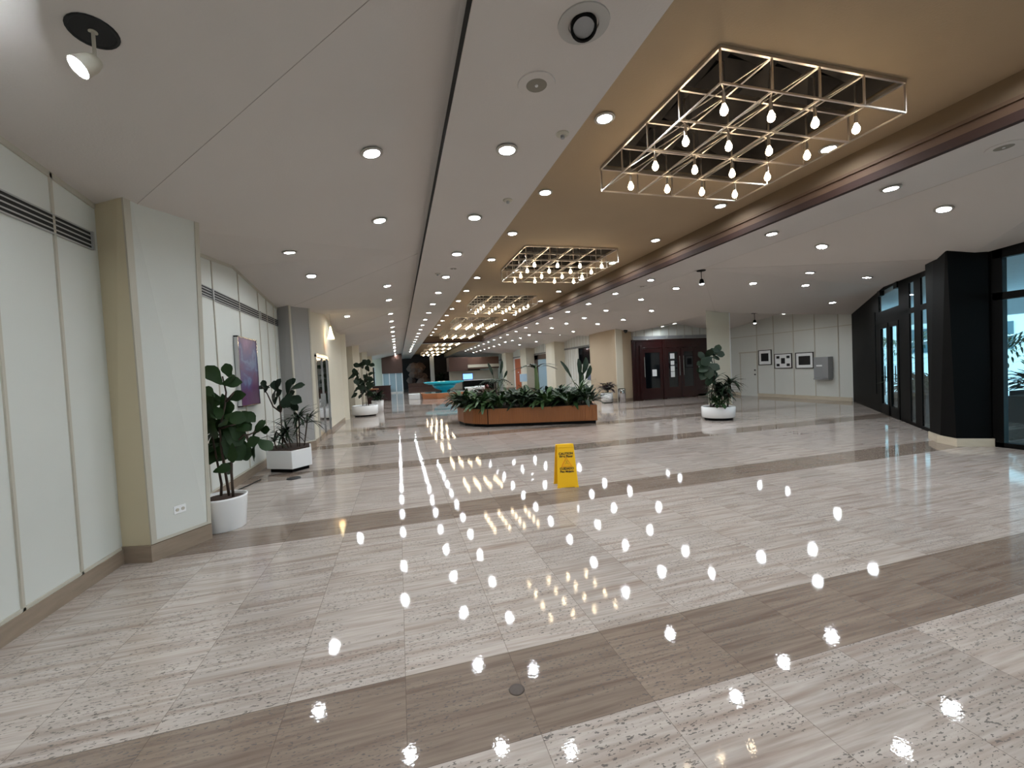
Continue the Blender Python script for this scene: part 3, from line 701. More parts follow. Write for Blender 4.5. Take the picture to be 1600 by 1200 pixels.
# ------------------------------------------------------------------ island planter
def smooth_poly(pts, seg):
    return pts
isl = [(5.72, 11.42), (6.35, 13.0), (5.9, 14.9), (4.6, 16.1), (3.2, 16.3), (2.35, 15.8), (2.02, 15.0), (1.92, 14.2), (2.0, 13.45), (2.22, 12.95), (2.62, 12.58)]
cI = (4.0, 13.9)
def shrink(poly, k, c): return [(c[0]+(x-c[0])*k, c[1]+(y-c[1])*k) for x, y in poly]
t = thing('island_planter', 'large low oak-slatted planter island full of plants in mid lobby', 'planter', (0, 0, 0))
p_ = MB(); p_.prism(shrink(isl, .985, cI), 0, .09); p_.build('plinth', M_black, t)
p_ = MB(); n_ = len(isl)
p_.prism(isl, .09, .56)
p_.build('planter_body', M_oak, t)
for i in range(n_):
    a = Vector(isl[i]); b = Vector(isl[(i+1) % n_])
    if a.y > 15.0 and b.y > 15.0 or (a.x > 5.8): continue
    L = (b-a).length; k = int(L/.07); d = (b-a)/k; nrm = Vector((d.y, -d.x)).normalized()
    sl = MB()
    for j in range(k):
        q0 = a+d*(j+.08); q1 = a+d*(j+.92)
        n0 = nrm*.012 if (Vector(cI)-a).dot(nrm) < 0 else -nrm*.012
        sl.prism([tuple(q0), tuple(q1), tuple(q1+n0), tuple(q0+n0)], .10, .55)
    sl.build('slat_panel', M_oak, t)
p_ = MB(); p_.prism(shrink(isl, .97, cI), .55, .565); p_.build('soil', M_soil, t)
p_ = MB(); p_.bar((2.60, 12.565, .10), (2.60, 12.565, .56), .02); p_.build('corner_joint', M_black, t)

def bush(name, label, loc, n, L, wd, h, spread, matl, seed, shape='ov', group=None):
    random.seed(seed); t = thing(name, label, 'plant', loc, group=group); m = MB()
    for i in range(n):
        a = rnd(0, 2*PI); r = spread*math.sqrt(random.random())*.55; el = rnd(.25, 1.35)
        hh = h*rnd(.3, 1); x, y = r*math.cos(a), r*math.sin(a); a2 = a+rnd(-.6, .6)
        leaf(m, (x, y, hh*.6), (math.cos(a2)*math.cos(el), math.sin(a2)*math.cos(el), math.sin(el)), (0, 0, 1), L*rnd(.7, 1.15), wd*rnd(.8, 1.2), rnd(.3, .9), rnd(0, .35), shape, 5)
    m.build('foliage', matl, t, smooth=True)
    s_ = MB()
    for i in range(8):
        a = i*.785; s_.tube([(0.04*math.cos(a), .04*math.sin(a), -.02), (spread*.3*math.cos(a), spread*.3*math.sin(a), h*.6)], .007, 5)
    s_.build('stems', M_gstem, t); return t
front = []
k = 0
GR = 'leafy ground plants in the island planter'
def along(t_):  # front rim of the island, t 0..1 from left curve to right corner
    pts = [(2.15, 15.0), (2.12, 14.1), (2.25, 13.4), (2.7, 12.85), (3.7, 12.45), (4.7, 12.05), (5.6, 11.75)]
    f = t_*(len(pts)-1); i = min(int(f), len(pts)-2); a = Vector(pts[i]); b = Vector(pts[i+1]); return a.lerp(b, f-i)
places = ['at the left end of the island planter, farthest round the curve', 'at the left end of the island planter, second along the rim', 'on the left curve of the island planter', 'just left of the planter panel seam', 'just right of the planter panel seam', 'third along the straight front of the island planter', 'in the middle of the front of the island planter', 'right of the middle of the island planter front', 'second from the right corner of the island planter', 'at the right front corner of the island planter']
for i in range(10):
    q = along(i/9); mt = [M_leafd, M_leafl, M_leaf][i % 3] if i not in (4,) else M_leafl
    bush('peace_lily', ['dark', 'lighter', 'mid green'][i % 3]+' leafy plant '+places[i], (q.x, q.y, .56), 75, .50, .12, .42, .5, mt, 20+i, 'ov')
random.seed(3)
back = [(3.0, 14.2), (3.1, 15.3), (3.9, 13.4), (3.8, 14.6), (4.7, 13.1), (4.7, 14.4), (5.5, 12.9), (5.5, 14.0)]
for i, q in enumerate(back):
    bush('peace_lily', 'broad leaved plant inside the island planter, '+['left of the dark red plant', 'far back on the left side', 'behind the centre of the front rim', 'middle of the back', 'in front of the banana plant', 'behind the banana plant', 'left of the tall forked plant', 'behind the tall forked plant'][i], (*q, .56), 55, .5, .13, .45, .5, [M_leafd, M_leaf][i % 2], 50+i, 'ov', GR)
dracaena('dracaena_plant', 'spiky bright-centred dracaena near the middle of the island planter front', 'plant', (3.75, 12.65, .56), 40, .5, .3, M_leafl, .12, None, .04, True, 5)
dracaena('dracaena_plant', 'tall spiky dracaena left of the tall forked plant in the island', 'plant', (4.95, 12.5, .56), 46, .75, .42, M_leafd, .12, None, .05, True, 6)
dracaena('dracaena_plant', 'arching striped dracaena at the right end of the island planter', 'plant', (5.55, 12.0, .56), 46, .6, .35, M_leafl, .15, None, .055, True, 7)
def paradise(label, loc, spec, seed, matl=None, stalk=.02):
    random.seed(seed); t = thing('bird_of_paradise_plant', label, 'plant', loc)
    for (dx, dz, L, wd) in spec:
        s_ = MB(); tip = RIGHT*dx*.5+Vector((0, 0, dz)); s_.tube([(0, 0, -.02), tuple(RIGHT*dx*.12+Vector((0, 0, dz*.55))), tuple(tip)], [stalk, stalk*.7, stalk*.5], 7); s_.build('stalk', M_gstem, t)
        m = MB(); leaf(m, tip, RIGHT*dx+Vector((0, 0, .9))-FWD*.1, -FWD+RIGHT*.4, L, wd, .18, .5, 'ov', 7); m.build('leaf', matl or M_leafd, t, smooth=True)
    return t
paradise('tall forked plant with upright broad leaves near the right end of the island', (5.75, 12.7, .56), [(-.45, .8, .7, .13), (.05, .85, .6, .2), (.28, .9, .6, .24), (.45, .75, .5, .2), (.1, .5, .55, .22)], 61)
t = thing('banana_plant', 'thick stemmed dark banana plant standing right of centre in the island', 'plant', (4.55, 13.5, .56))
s_ = MB(); s_.tube([(0, 0, -.02), (.02, 0, .6), (.0, .02, 1.25)], [.10, .085, .05], 12); s_.build('trunk', M_gstem, t, smooth=True)
random.seed(8); m = MB()
for a in (0.2, 1.5, 2.9, 4.0, 5.2): leaf(m, (0, .02, 1.15), (math.cos(a)*.8, math.sin(a)*.5, .8), (0, 0, 1), .7, .2, .9, .3, 'ov', 7)
m.build('foliage', M_leafd, t, smooth=True)
paradise('slender tall plant with two upright leaves left of centre in the island', (3.35, 14.3, .56), [(-.25, 1.0, .5, .12), (.25, 1.05, .5, .12), (.5, .9, .3, .1)], 62)
t = bush('croton_plant', 'dark red leaved plant standing left of centre in the island planter', (2.85, 13.6, .56), 60, .3, .08, 1.0, .22, M_leafr, 63)
t = thing('palm_plant', 'small dark palm arching over the left part of the island', 'plant', (3.05, 13.3, .56)); random.seed(9)
s_ = MB(); s_.tube([(0, 0, -.02), (.03, 0, .5), (0, .02, .85)], .025, 8); s_.build('trunk', M_stem, t); m = MB()
for i in range(12):
    a = i*2*PI/12+rnd(-.2, .2); pr = (0, .02, .85); base = Vector(pr)
    for j in range(10):
        k_ = j/9; c_ = base+Vector((math.cos(a), math.sin(a), .0))*.55*k_+Vector((0, 0, .32*k_-.45*k_*k_))
        for sd in (-1, 1):
            dd = Vector((math.cos(a+sd*.8), math.sin(a+sd*.8), -.25)); leaf(m, c_, dd, (0, 0, 1), .17*(1.1-k_*.6), .022, .3, .1, 'lance', 3)
m.build('fronds', M_leafd, t)

# ------------------------------------------------------------------ round white pot on the right with fig and dracaena
t = thing('round_planter', 'wide round white bowl planter on the open floor before the square column', 'planter', (8.96, 10.13, 0))
p_ = MB(); p_.lathe([(.001, .07), (.42, .07), (.445, .09), (.455, .37), (.44, .39), (.42, .37), (.42, .33)], 48); p_.build('planter_body', M_white, t, smooth=True)
p_ = MB(); p_.lathe([(.001, 0), (.38, 0), (.38, .07)], 40); p_.build('plinth', M_black, t)
p_ = MB(); p_.lathe([(.422, .34), (.2, .37), (.001, .38)], 30); p_.build('soil', M_soil, t)
t = thing('fig_tree', 'tall fiddle leaf fig in the round white bowl planter', 'plant', (8.72, 10.16, .36))
u3 = .0026
def z3(x, y): return ((x-490)*u3, .02+(920-y)*u3*.95)
LV3 = [(600, 250, 110, .3, .9), (570, 290, 120, -.3, .8), (620, 300, 110, .9, -.2), (590, 345, 90, .9, -.1), (560, 260, 90, -.7, .3), (440, 320, 120, -.5, .7), (490, 300, 120, .2, .6), (460, 370, 150, -.6, -.3), (400, 400, 100, -.8, -.1), (520, 360, 100, .6, -.2), (440, 450, 140, -.7, -.2), (520, 440, 130, .6, -.3), (470, 500, 150, -.3, -.6), (430, 540, 130, -.6, -.5), (500, 560, 150, .3, -.6), (545, 480, 110, .5, -.5), (550, 540, 90, .4, -.5), (470, 600, 120, -.1, -.8), (520, 610, 100, .4, -.7), (420, 490, 110, -.8, .2)]
fig_tree(t, [(*z3(x, y), s*u3*1.1, dx, dz) for x, y, s, dx, dz in LV3], [[z3(490, 920), z3(488, 780), z3(480, 600), z3(460, 400)], [z3(510, 920), z3(512, 760), z3(540, 560), z3(555, 400), z3(545, 330), z3(590, 300)]], 1, 0, M_leafd, .14)
dracaena('dracaena_plant', 'dense drooping leafy plant on the right side of the round white bowl planter', 'plant', (9.13, 10.12, .38), 190, .46, .62, M_leafd, .24, None, .06, True, 11)
bush('peace_lily', 'low light green bush at the foot of the fig in the round bowl planter', (8.82, 9.98, .38), 50, .3, .09, .3, .3, M_leaf, 71)

# ------------------------------------------------------------------ right side: columns, walls
m = MB(); m.prism([(10.66, 12.5), (11.66, 12.5), (11.75, 13.1), (11.28, 13.1)], 0, 3.8)
struct(m.build('column', M_cream), 'free-standing square cream column right of the mahogany doors')
m = MB(); m.box(11.655, 11.68, 12.49, 12.52, 0, 3.6); struct(m.build('trim_10', M_white), 'pale corner bead on the square column')
m = MB(); m.prism([(10.64, 12.48), (11.68, 12.48), (11.77, 13.12), (11.26, 13.12)], 0, .12); struct(m.build('baseboard_right', M_basel), 'travertine base of the square column')
# corridor piers
def pier(y0, y1, label, first=False):
    m = MB(); m.prism([(10.85, y0), (10.12, y0), (10.05, y0+.35), (10.2, y1), (10.85, y1)], 0, 3.9)
    struct(m.build('column', mat('pier_beige', (174, 156, 132), .7, noise=(1, .05)) if first else M_cream), label)
    m = MB(); m.prism([(10.85, y0-.02), (10.10, y0-.02), (10.03, y0+.35), (10.18, y1+.02), (10.85, y1+.02)], 0, .13); struct(m.build('baseboard_right', M_base), 'travertine base of a right-hand pier')
pier(17.75, 20.9, 'broad cream pier at the left end of the mahogany wall', True)
for k, y in enumerate((26.0, 32.4, 38.9, 45.4)): pier(y, y+1.9, 'white pier in the right-hand row, '+['second', 'third', 'fourth', 'fifth'][k]+' from the mahogany doors')
m = MB(); m.box(10.85, 11.0, 17.65, YF, 0, 5.3); struct(m.build('wall_right', M_panel), 'white panelled wall behind the right-hand piers')
m = MB(); m.box(10.0, 10.35, 17.72, 17.77, .0, 3.9) ; struct(m.build('trim_11', M_cream), 'light face of the first pier')
# vents and panel battens in corridor bays
bays = [(20.9, 26.0), (27.9, 32.4), (34.3, 38.9), (40.8, 45.4)]
bt = MB()
for k, (a, b) in enumerate(bays):
    y = a+.1
    while y < b: bt.box(10.835, 10.85, y-.012, y+.012, 3.02, zc(10.83, y)+.02); y += .42
    t = thing('air_grille', 'slotted grille above the '+['dark shop window', 'dark glazed doorway', 'orange wood door', 'last white wall panel'][k]+' on the right side', 'vent', (0, 0, 0))
    f = MB(); f.box(10.82, 10.84, a, b, 2.90, 3.02); f.build('backing', M_slat, t); f = MB()
    for i in range(3): f.box(10.81, 10.82, a, b, 2.915+.035*i, 2.93+.035*i)
    f.build('slot', M_slot, t)
struct(bt.build('trim_12', M_batten), 'thin battens above the right-hand grilles')
# bay 1: dark wall picture / tv above white panel with console picture
t = thing('shop_window', 'dark glazed display window with a black upper pane in the first bay right of the corridor', 'window', (0, 0, 0))
f = MB(); f.box(10.80, 10.84, 21.0, 23.6, 1.95, 2.86); f.build('dark_pane', M_darkglass, t)
f = MB(); f.box(10.78, 10.86, 20.95, 21.02, 1.9, 2.9); f.box(10.78, 10.86, 23.6, 23.66, 1.9, 2.9); f.box(10.78, 10.86, 20.95, 23.66, 2.84, 2.9); f.box(10.78, 10.86, 20.95, 23.66, 1.9, 1.96); f.build('frame', M_black, t)
f = MB(); f.box(10.80, 10.84, 21.1, 22.6, .95, 1.62); o = f.build('wall_picture', mat('blue_picture', (84, 92, 120), .5, noise=(2, .5))); tag(o, 'blue-grey picture on the wall under the dark shop window', 'picture')
bt = MB()
for i in range(6): bt.box(10.835, 10.85, 23.9+.38*i-.012, 23.9+.38*i+.012, 0, 2.9)
struct(bt.build('trim_13', M_batten), 'vertical battens in the first corridor bay')
t = thing('dark_doorway', 'dark framed glazed doorway in the second right-hand bay', 'door', (0, 0, 0))
f = MB(); f.box(10.79, 10.86, 29.3, 29.45, 0, 2.88); f.box(10.79, 10.86, 31.4, 32.3, 0, 2.88); f.box(10.79, 10.86, 29.3, 32.3, 2.5, 2.88); f.build('frame', M_mahog, t)
f = MB(); f.box(10.80, 10.84, 29.45, 31.4, 0, 2.5); f.build('glass', mat('pale_glass', (150, 176, 190), .15), t)
t = thing('orange_door', 'orange wooden door in the third right-hand bay', 'door', (0, 0, 0))
f = MB(); f.box(10.80, 10.86, 34.5, 38.2, 0, 2.8); f.build('leaf', M_orange, t); f = MB(); f.box(10.78, 10.86, 38.2, 38.5, 0, 2.85); f.box(10.78, 10.86, 34.5, 38.5, 2.8, 2.87); f.build('frame', M_white, t)
f = MB(); f.box(10.76, 10.79, 36.9, 37.2, 1.5, 1.58); f.build('plate', M_white, t)
f = MB(); f.box(10.05, 10.1, 34.45, 34.95, .1, .16); t = thing('notice_stand', 'pale blue standing notice board by the orange door', 'sign', (9.75, 32.0, 0))
f = MB(); f.box(-.35, .25, -.02, .02, .8, 1.42); f.build('board', mat('pale_blue_board', (190, 214, 232), .5), t); f = MB(); f.tube([(-.2, 0, 0), (-.2, 0, .82)], .02, 8); f.lathe([(.2, 0), (.18, .02), (.001, .03)], 16, (-.2, 0, 0)); f.build('post', M_steel, t)

# mahogany wall (faces the camera)
ym = 17.5
w = MB(); w.box(10.85, 15.95, ym+.05, ym+.2, 0, 5.3); struct(w.build('wall_back', M_panel), 'panelled wall above the mahogany doors')
bt = MB()
for i in range(11):
    x = 10.98+.45*i; bt.box(x-.012, x+.012, ym+.035, ym+.05, 3.06, zc(min(x, 15.7), ym-.02)+.02)
struct(bt.build('trim_14', M_batten), 'battens above the mahogany doors')
t = thing('air_grille', 'long slotted grille above the mahogany doors', 'vent')
f = MB(); f.box(10.8, 15.2, ym+.03, ym+.05, 2.9, 3.06); f.build('frame', M_slat, t)
for a, b in ((10.86, 12.6), (12.72, 13.55), (13.65, 15.1)):
    f = MB(); f.box(a, b, ym+.02, ym+.03, 2.935, 3.03); f.build('slot', M_grey, t)
t = thing('mahogany_door_wall', 'dark red mahogany wall with glazed double doors and notices', 'door', (0, ym, 0)); t['kind'] = 'thing'
f = MB(); f.box(10.7, 15.1, -.03, .05, 2.45, 2.86); f.box(10.7, 11.1, -.03, .05, 0, 2.46); f.box(12.33, 12.50, -.09, .05, 0, 2.86); f.box(14.22, 15.1, -.03, .05, 0, 2.46); f.box(10.7, 15.1, -.06, .05, 2.80, 2.88); f.box(11.08, 11.2, -.08, .05, 0, 2.6)
f.box(10.75, 10.80, -.06, .0, 0, 2.8); f.box(10.9, 10.95, -.06, .0, 0, 2.8); f.box(11.2, 14.3, -.06, 0, 2.46, 2.50); f.build('frame', M_mahog, t, bevel=.01)
def leafd(x0, x1, gl, hside, y=-.0):
    L = MB(); st_ = .16; z1 = 2.44
    L.box(x0, x0+st_, -.05, 0, .02, z1); L.box(x1-st_, x1, -.05, 0, .02, z1); L.box(x0+st_, x1-st_, -.05, 0, .02, .55); L.box(x0+st_, x1-st_, -.05, 0, 2.25, z1)
    dd = L.build('door_leaf', M_mahog, t, bevel=.008)
    G = MB(); G.box(x0+st_, x1-st_, -.03, -.015, .55, 2.25); G.build('glass', M_darkglass, dd)
    hx_ = x1-.10 if hside > 0 else x0+.10
    H = MB(); H.tube([(hx_, -.10, 1.1), (hx_, -.10, 2.05)], .018, 8); H.tube([(hx_, -.10, 1.2), (hx_, -.04, 1.2)], .01, 6); H.tube([(hx_, -.10, 1.95), (hx_, -.04, 1.95)], .01, 6); H.build('handle', M_steel, dd)
    return dd
l1 = leafd(11.2, 12.33, 1, -1); l2 = leafd(12.5, 13.34, 1, 1); l3 = leafd(13.36, 14.22, 1, -1)
for (x, z, w_, h_, lab) in [(11.85, 1.28, .24, .32, 'white notice on the left glazed door'), (12.86, 2.05, .24, .26, 'top white notice on the middle mahogany door'), (12.86, 1.72, .20, .20, 'second notice on the middle mahogany door'), (12.86, 1.44, .22, .26, 'third notice on the middle mahogany door'), (12.86, 1.16, .22, .26, 'lowest notice on the middle mahogany door'), (14.42, 1.35, .12, .42, 'slim pale notice on the mahogany right of the doors')]:
    f = MB(); f.box(x-w_/2, x+w_/2, ym-.066, ym-.06, z-h_/2, z+h_/2)
    if 'left glazed' in lab: pass
    o = f.build('paper_notice', [M_paper, M_ink]); tag(o, lab, 'notice')
bb = MB(); bb.box(14.3, 15.9, ym-.03, ym+.05, 0, .12); struct(bb.build('baseboard_back', M_basel))

# photo wall x=15.85
w = MB(); w.box(15.85, 16.0, 11.1, 17.7, 0, 5.3); struct(w.build('wall_right', M_panel), 'white panelled wall carrying the framed photographs')
bt = MB(); X = 15.85
for y in (11.76, 12.67, 13.58, 14.52, 15.4): bt.box(X-.014, X, y-.014, y+.014, .13, zc(X-.03, y)+.02)
bt.box(X-.014, X, 11.1, 17.5, 2.76, 2.79); struct(bt.build('trim_15', M_batten), 'cream battens on the photograph wall')
bb = MB(); bb.box(X-.03, X, 11.3, 15.4, 0, .14); bb.box(X-.03, X, 16.4, 17.5, 0, .14); struct(bb.build('baseboard_right', M_basel), 'travertine baseboard below the photographs')
d = thing('door_5', 'plain white door left of the framed photographs', 'door', (X, 0, 0)); d['kind'] = 'structure'
f = MB(); f.box(-.02, 0, 15.42, 16.34, .12, 2.0); f.build('leaf', M_panel, d); f = MB(); f.box(-.05, 0, 15.36, 16.40, 2.0, 2.06); f.box(-.03, 0, 15.38, 15.42, .12, 2.0); f.box(-.03, 0, 16.34, 16.38, .12, 2.0); f.build('frame', M_batten, d)
for z in (1.0, 1.2):
    f = MB(); f.lathe([(.035, 0), (.035, .03), (.001, .045)], 12); h = f.build('knob' if z < 1.1 else 'lock', M_frame, d); h.location = (-.02, 15.52, z); h.rotation_euler = (0, -PI/2, 0)
def photo(y0, y1, z0, z1, cells, label):
    t = thing('framed_photograph', label, 'framed picture', (X-.002, (y0+y1)/2, (z0+z1)/2)); a, b = (y1-y0)/2, (z1-z0)/2
    f = MB(); f.box(-.035, 0, -a, a, -b, -b+.03); f.box(-.035, 0, -a, a, b-.03, b); f.box(-.035, 0, -a, -a+.03, -b, b); f.box(-.035, 0, a-.03, a, -b, b); f.build('frame', M_frame, t)
    f = MB(); f.box(-.02, 0, -a+.03, a-.03, -b+.03, b-.03); f.build('mat_board', M_paper, t)
    for c0, c1, d0, d1 in cells:
        f = MB(); f.box(-.023, -.02, c0*a, c1*a, d0*b, d1*b); f.build('print', M_photo, t)
photo(14.63, 15.31, 1.42, 2.09, [(-.55, .6, -.5, .55)], 'framed photograph highest on the wall, beside the white door')
photo(13.65, 14.49, 1.25, 1.88, [(-.22, .22, -.35, .4), (-.75, -.4, .35, .7), (.4, .75, .35, .7), (-.75, -.4, -.7, -.35), (.4, .75, -.7, -.35)], 'middle framed picture holding five small photographs')
photo(12.72, 13.49, 1.23, 1.88, [(-.65, .65, -.55, .55)], 'framed dark photograph nearest the steel cabinet')
t = thing('steel_wall_cabinet', 'grey steel cabinet fixed on the white wall right of the photographs', 'cabinet', (X, 0, 0))
f = MB(); f.box(-.10, 0, 12.12, 12.66, .85, 1.66); f.build('cabinet_body', M_grey, t, bevel=.006)
f = MB(); f.box(-.26, 0, 11.97, 12.20, .85, 1.66); f.build('side_box', M_grey, t, bevel=.006)
f = MB(); f.box(-.104, -.10, 12.32, 12.55, 1.3, 1.36); f.build('label_strip', M_paper, t)
f = MB(); f.box(-.2, 0, 12.0, 12.6, .79, .85); f.build('ledge', M_grey, t)

# bin, pot, dome camera
t = thing('waste_bin', 'polished steel cylindrical waste bin at the foot of the cream pier', 'bin', (9.95, 17.25, 0))
f = MB(); f.lathe([(.001, 0), (.17, 0), (.17, .62), (.165, .63)], 32); f.build('body', M_steel, t, smooth=True); f = MB(); f.lathe([(.165, .63), (.12, .65), (.12, .60), (.001, .60)], 24); f.build('rim', M_black, t)
t = thing('round_planter', 'small round white pot at the foot of the cream pier, left of the bin', 'planter', (9.42, 17.7, 0))
f = MB(); f.lathe([(.001, .03), (.27, .03), (.29, .46), (.27, .47), (.26, .42)], 32); f.build('planter_body', M_white, t, smooth=True); f = MB(); f.lathe([(.262, .41), (.001, .43)], 20); f.build('soil', M_soil, t); f = MB(); f.lathe([(.001, 0), (.24, 0), (.24, .03)], 20); f.build('plinth', M_black, t)
bush('rubber_plant', 'dark purple-leaved rubber plant in the small round pot by the pier', (9.42, 17.7, .42), 70, .34, .14, .75, .4, mat('purple_leaf', (46, 30, 34), .35, noise=(8, .4)), 81)
t = thing('dome_camera', 'black dome security camera under the ceiling by the cream pier', 'camera', (10.45, 17.55, zc(10.45, 17.5)))
f = MB(); f.lathe([(.001, 0.01), (.09, 0.01), (.10, -.03), (.09, -.05)], 20); f.build('housing', M_black, t, smooth=True); f = MB(); f.lathe([(.075, -.05), (.06, -.11), (.03, -.135), (.001, -.14)], 20); f.build('dome', M_darkglass, t, smooth=True)

# ------------------------------------------------------------------ glass wall on the diagonal and window wall x=9.85
KX = math.sqrt(2)
DG = Matrix.Translation((0, -4.6, 0)) @ Matrix.Rotation(PI/4, 4, 'Z')   # local x runs along the wall; s = x*sqrt2
def S(x): return x*KX
gw = bpy.data.objects.new('window_1', None); COL.objects.link(gw); gw['kind'] = 'structure'; gw['label'] = 'black framed diagonal glass wall with entrance doors'; gw.matrix_world = DG
def dbox(m, x0, x1, z0, z1, y0=-.018, y1=.018, z1b=None): m.prism([(S(x0), y0), (S(x1), y0), (S(x1), y1), (S(x0), y1)], z0, z1)
f = MB()
for a, b in ((10.0, 10.62), (10.95, 11.25), (11.48, 12.02), (13.30, 13.56), (13.62, 16.1)): dbox(f, a, b, 0, 3.9)
dbox(f, 10.0, 12.02, 2.58, 2.70); dbox(f, 10.0, 12.02, 0, .07); dbox(f, 12.0, 13.32, 2.5, 2.86); dbox(f, 12.0, 16.1, 3.42, 4.2); dbox(f, 10.0, 12.02, 3.28, 4.2); dbox(f, 13.56, 13.62, 2.9, 4.2); dbox(f, 13.56, 13.62, 0, .5)
f.build('window_frame', M_blackpanel, gw)
f = MB(); dbox(f, 13.7, 14.0, 0, 3.4, -.16, -.06); dbox(f, 14.6, 14.75, 0, 3.3, -.12, -.06); dbox(f, 15.0, 15.7, 0, 3.3, -.25, -.06); f.build('panel_post', M_black, gw)
f = MB(); dbox(f, 10.62, 10.95, .07, 3.28, -.006, .006); dbox(f, 11.25, 11.48, .07, 3.28, -.006, .006); dbox(f, 12.02, 13.3, 2.86, 3.42, -.006, .006); dbox(f, 13.56, 13.62, .5, 2.9, -.006, .006); f.build('glass', M_glass, gw)
f = MB()
for a0, a1, z0 in ((12.02, 12.22, 3.32), (13.1, 13.3, 3.32)): f.prism([(S(a0), -.05), (S(a1), -.05), (S(a1), .05), (S(a0), .05)], z0-.12 if False else 3.30, 3.45)
f.build('arch_corner', M_black, gw)
dr = bpy.data.objects.new('door_1', None); COL.objects.link(dr); dr['kind'] = 'structure'; dr['label'] = 'black framed glass double entrance doors'; dr.matrix_world = DG
for k, (a, b) in enumerate(((12.04, 12.63), (12.67, 13.27))):
    f = MB(); dbox(f, a, a+.10, .01, 2.5, -.03, .03); dbox(f, b-.10, b, .01, 2.5, -.03, .03); dbox(f, a, b, .01, .28, -.03, .03); dbox(f, a, b, 2.38, 2.5, -.03, .03)
    lf = f.build('door_leaf', M_black, dr); f = MB(); dbox(f, a+.10, b-.10, .28, 2.38, -.005, .005); f.build('glass', M_glass, lf)
    xx = S(b-.06) if k == 0 else S(a+.06); f = MB(); f.tube([(xx, .08, .95), (xx, .08, 1.35)], .012, 8); f.tube([(xx, -.08, .95), (xx, -.08, 1.35)], .012, 8); f.bar((S(a+.1), -.06, 1.02), (S(b-.1), -.06, 1.02), .03); f.build('handle', M_black, lf)
# black faceted column
m = MB(); m.prism([(9.86, 5.62), (9.56, 5.30), (9.40, 4.98), (9.80, 4.72), (10.0, 4.72), (10.25, 5.5)], 0, 3.8, [(10.02, 5.75), (9.62, 5.38), (9.28, 5.02), (9.74, 4.72), (10.0, 4.72), (10.25, 5.6)])
struct(m.build('column', M_blackpanel), 'black faceted column beside the glass entrance')
m = MB(); m.prism([(9.88, 5.66), (9.53, 5.33), (9.37, 4.96), (9.80, 4.69), (10.0, 4.69), (10.25, 5.5)], 0, .14)
struct(m.build('baseboard_right', M_basel), 'cream travertine base of the black column')
ww = bpy.data.objects.new('window_2', None); COL.objects.link(ww); ww['kind'] = 'structure'; ww['label'] = 'tall black framed window at the right edge'
f = MB(); x0 = 9.82; x1 = 9.94
for a, b in ((4.58, 4.78), (2.2, 2.35), (-.2, -.05), (-2.6, -2.4)): f.box(x0, x1, a, b, 0, 3.9)
f.box(x0, x1, YB, 4.7, 0, .08); f.box(x0, x1, YB, 4.7, 2.50, 2.62); f.box(x0, x1, YB, 4.7, 3.2, 3.9)
f.build('window_frame', M_black, ww); f = MB(); f.box(9.875, 9.885, YB, 4.6, .08, 3.2); f.build('glass', M_glass, ww)

# ------------------------------------------------------------------ back wall behind the camera
w = MB(); w.box(-2.85, 9.95, YB-.15, YB, 0, 5.3); struct(w.build('wall_rear', M_panel), 'white wall behind the viewpoint')

# ------------------------------------------------------------------ far end of the hall
w = MB(); w.box(-6.2, 10.9, YF, YF+.15, 0, 5.3); struct(w.build('wall_far', mat('dark_far_wall', (40, 34, 34), .7)), 'dark wall at the far end of the hall')
w = MB(); w.box(-6.2, -6.05, 37, YF, 0, .4); w.box(-6.2, -6.05, 37, YF, 3.2, 5.3); w.box(-6.2, -2.7, 36.9, 37.05, 0, 5.3); w.box(-6.2, -6.05, 52, YF, .4, 3.2); struct(w.build('wall_left', M_cream), 'alcove wall far on the left')
w = MB(); w.face([(-6.2, 37, 3.7), (-2.7, 37, 3.7), (-2.7, YF, 3.7), (-6.2, YF, 3.7)]); struct(w.build('ceiling', M_ceil), 'ceiling of the far left alcove')
w = MB(); w.box(-6.1, -4.2, 46, 46.15, 0, 4); w.box(-4.2, -1.55, 46, 46.15, 2.75, 4.2); w.box(-4.2, -1.55, 46, 46.15, 0, .5); w.box(-2.25, -1.55, 45.9, 46.15, 0, 4); struct(w.build('wall_far', M_cream), 'cream wall around the bright far left window')
ww = bpy.data.objects.new('window_3', None); COL.objects.link(ww); ww['kind'] = 'structure'; ww['label'] = 'bright distant window on the left of the hall'
f = MB()
for x in (-4.2, -3.55, -2.9, -2.3): f.box(x-.03, x+.03, 46.02, 46.1, .5, 2.75)
f.build('window_frame', M_white, ww); f = MB(); f.box(-4.2, -2.25, 46.05, 46.06, .5, 2.75); f.build('glass', M_glass, ww)
w = MB(); w.box(-6.1, -1.5, 48.0, 48.1, 0, 3.2) if False else None
# left valance and shop front
t = thing('shop_front', 'distant white glazed shopfront under a dark brown fascia at the hall end', 'shop front', (0, 45, 0)); 
f = MB(); f.box(-1.55, .5, 0, .5, 2.05, 4.15); f.build('fascia', M_brown, t)
f = MB()
for x in (-1.5, -.85, -.2, .45): f.box(x-.04, x+.04, .1, .2, 0, 2.05)
f.box(-1.5, .45, .1, .2, 0, .12); f.build('frame', M_white, t)
f = MB(); f.box(-1.5, .45, .14, .16, .12, 2.05); f.build('glass', mat('shop_glass', (150, 170, 180), .1, spec=.8), t)
f = MB(); f.box(-1.5, -.9, -.3, .05, .05, .5); f.build('bench', M_white, t)
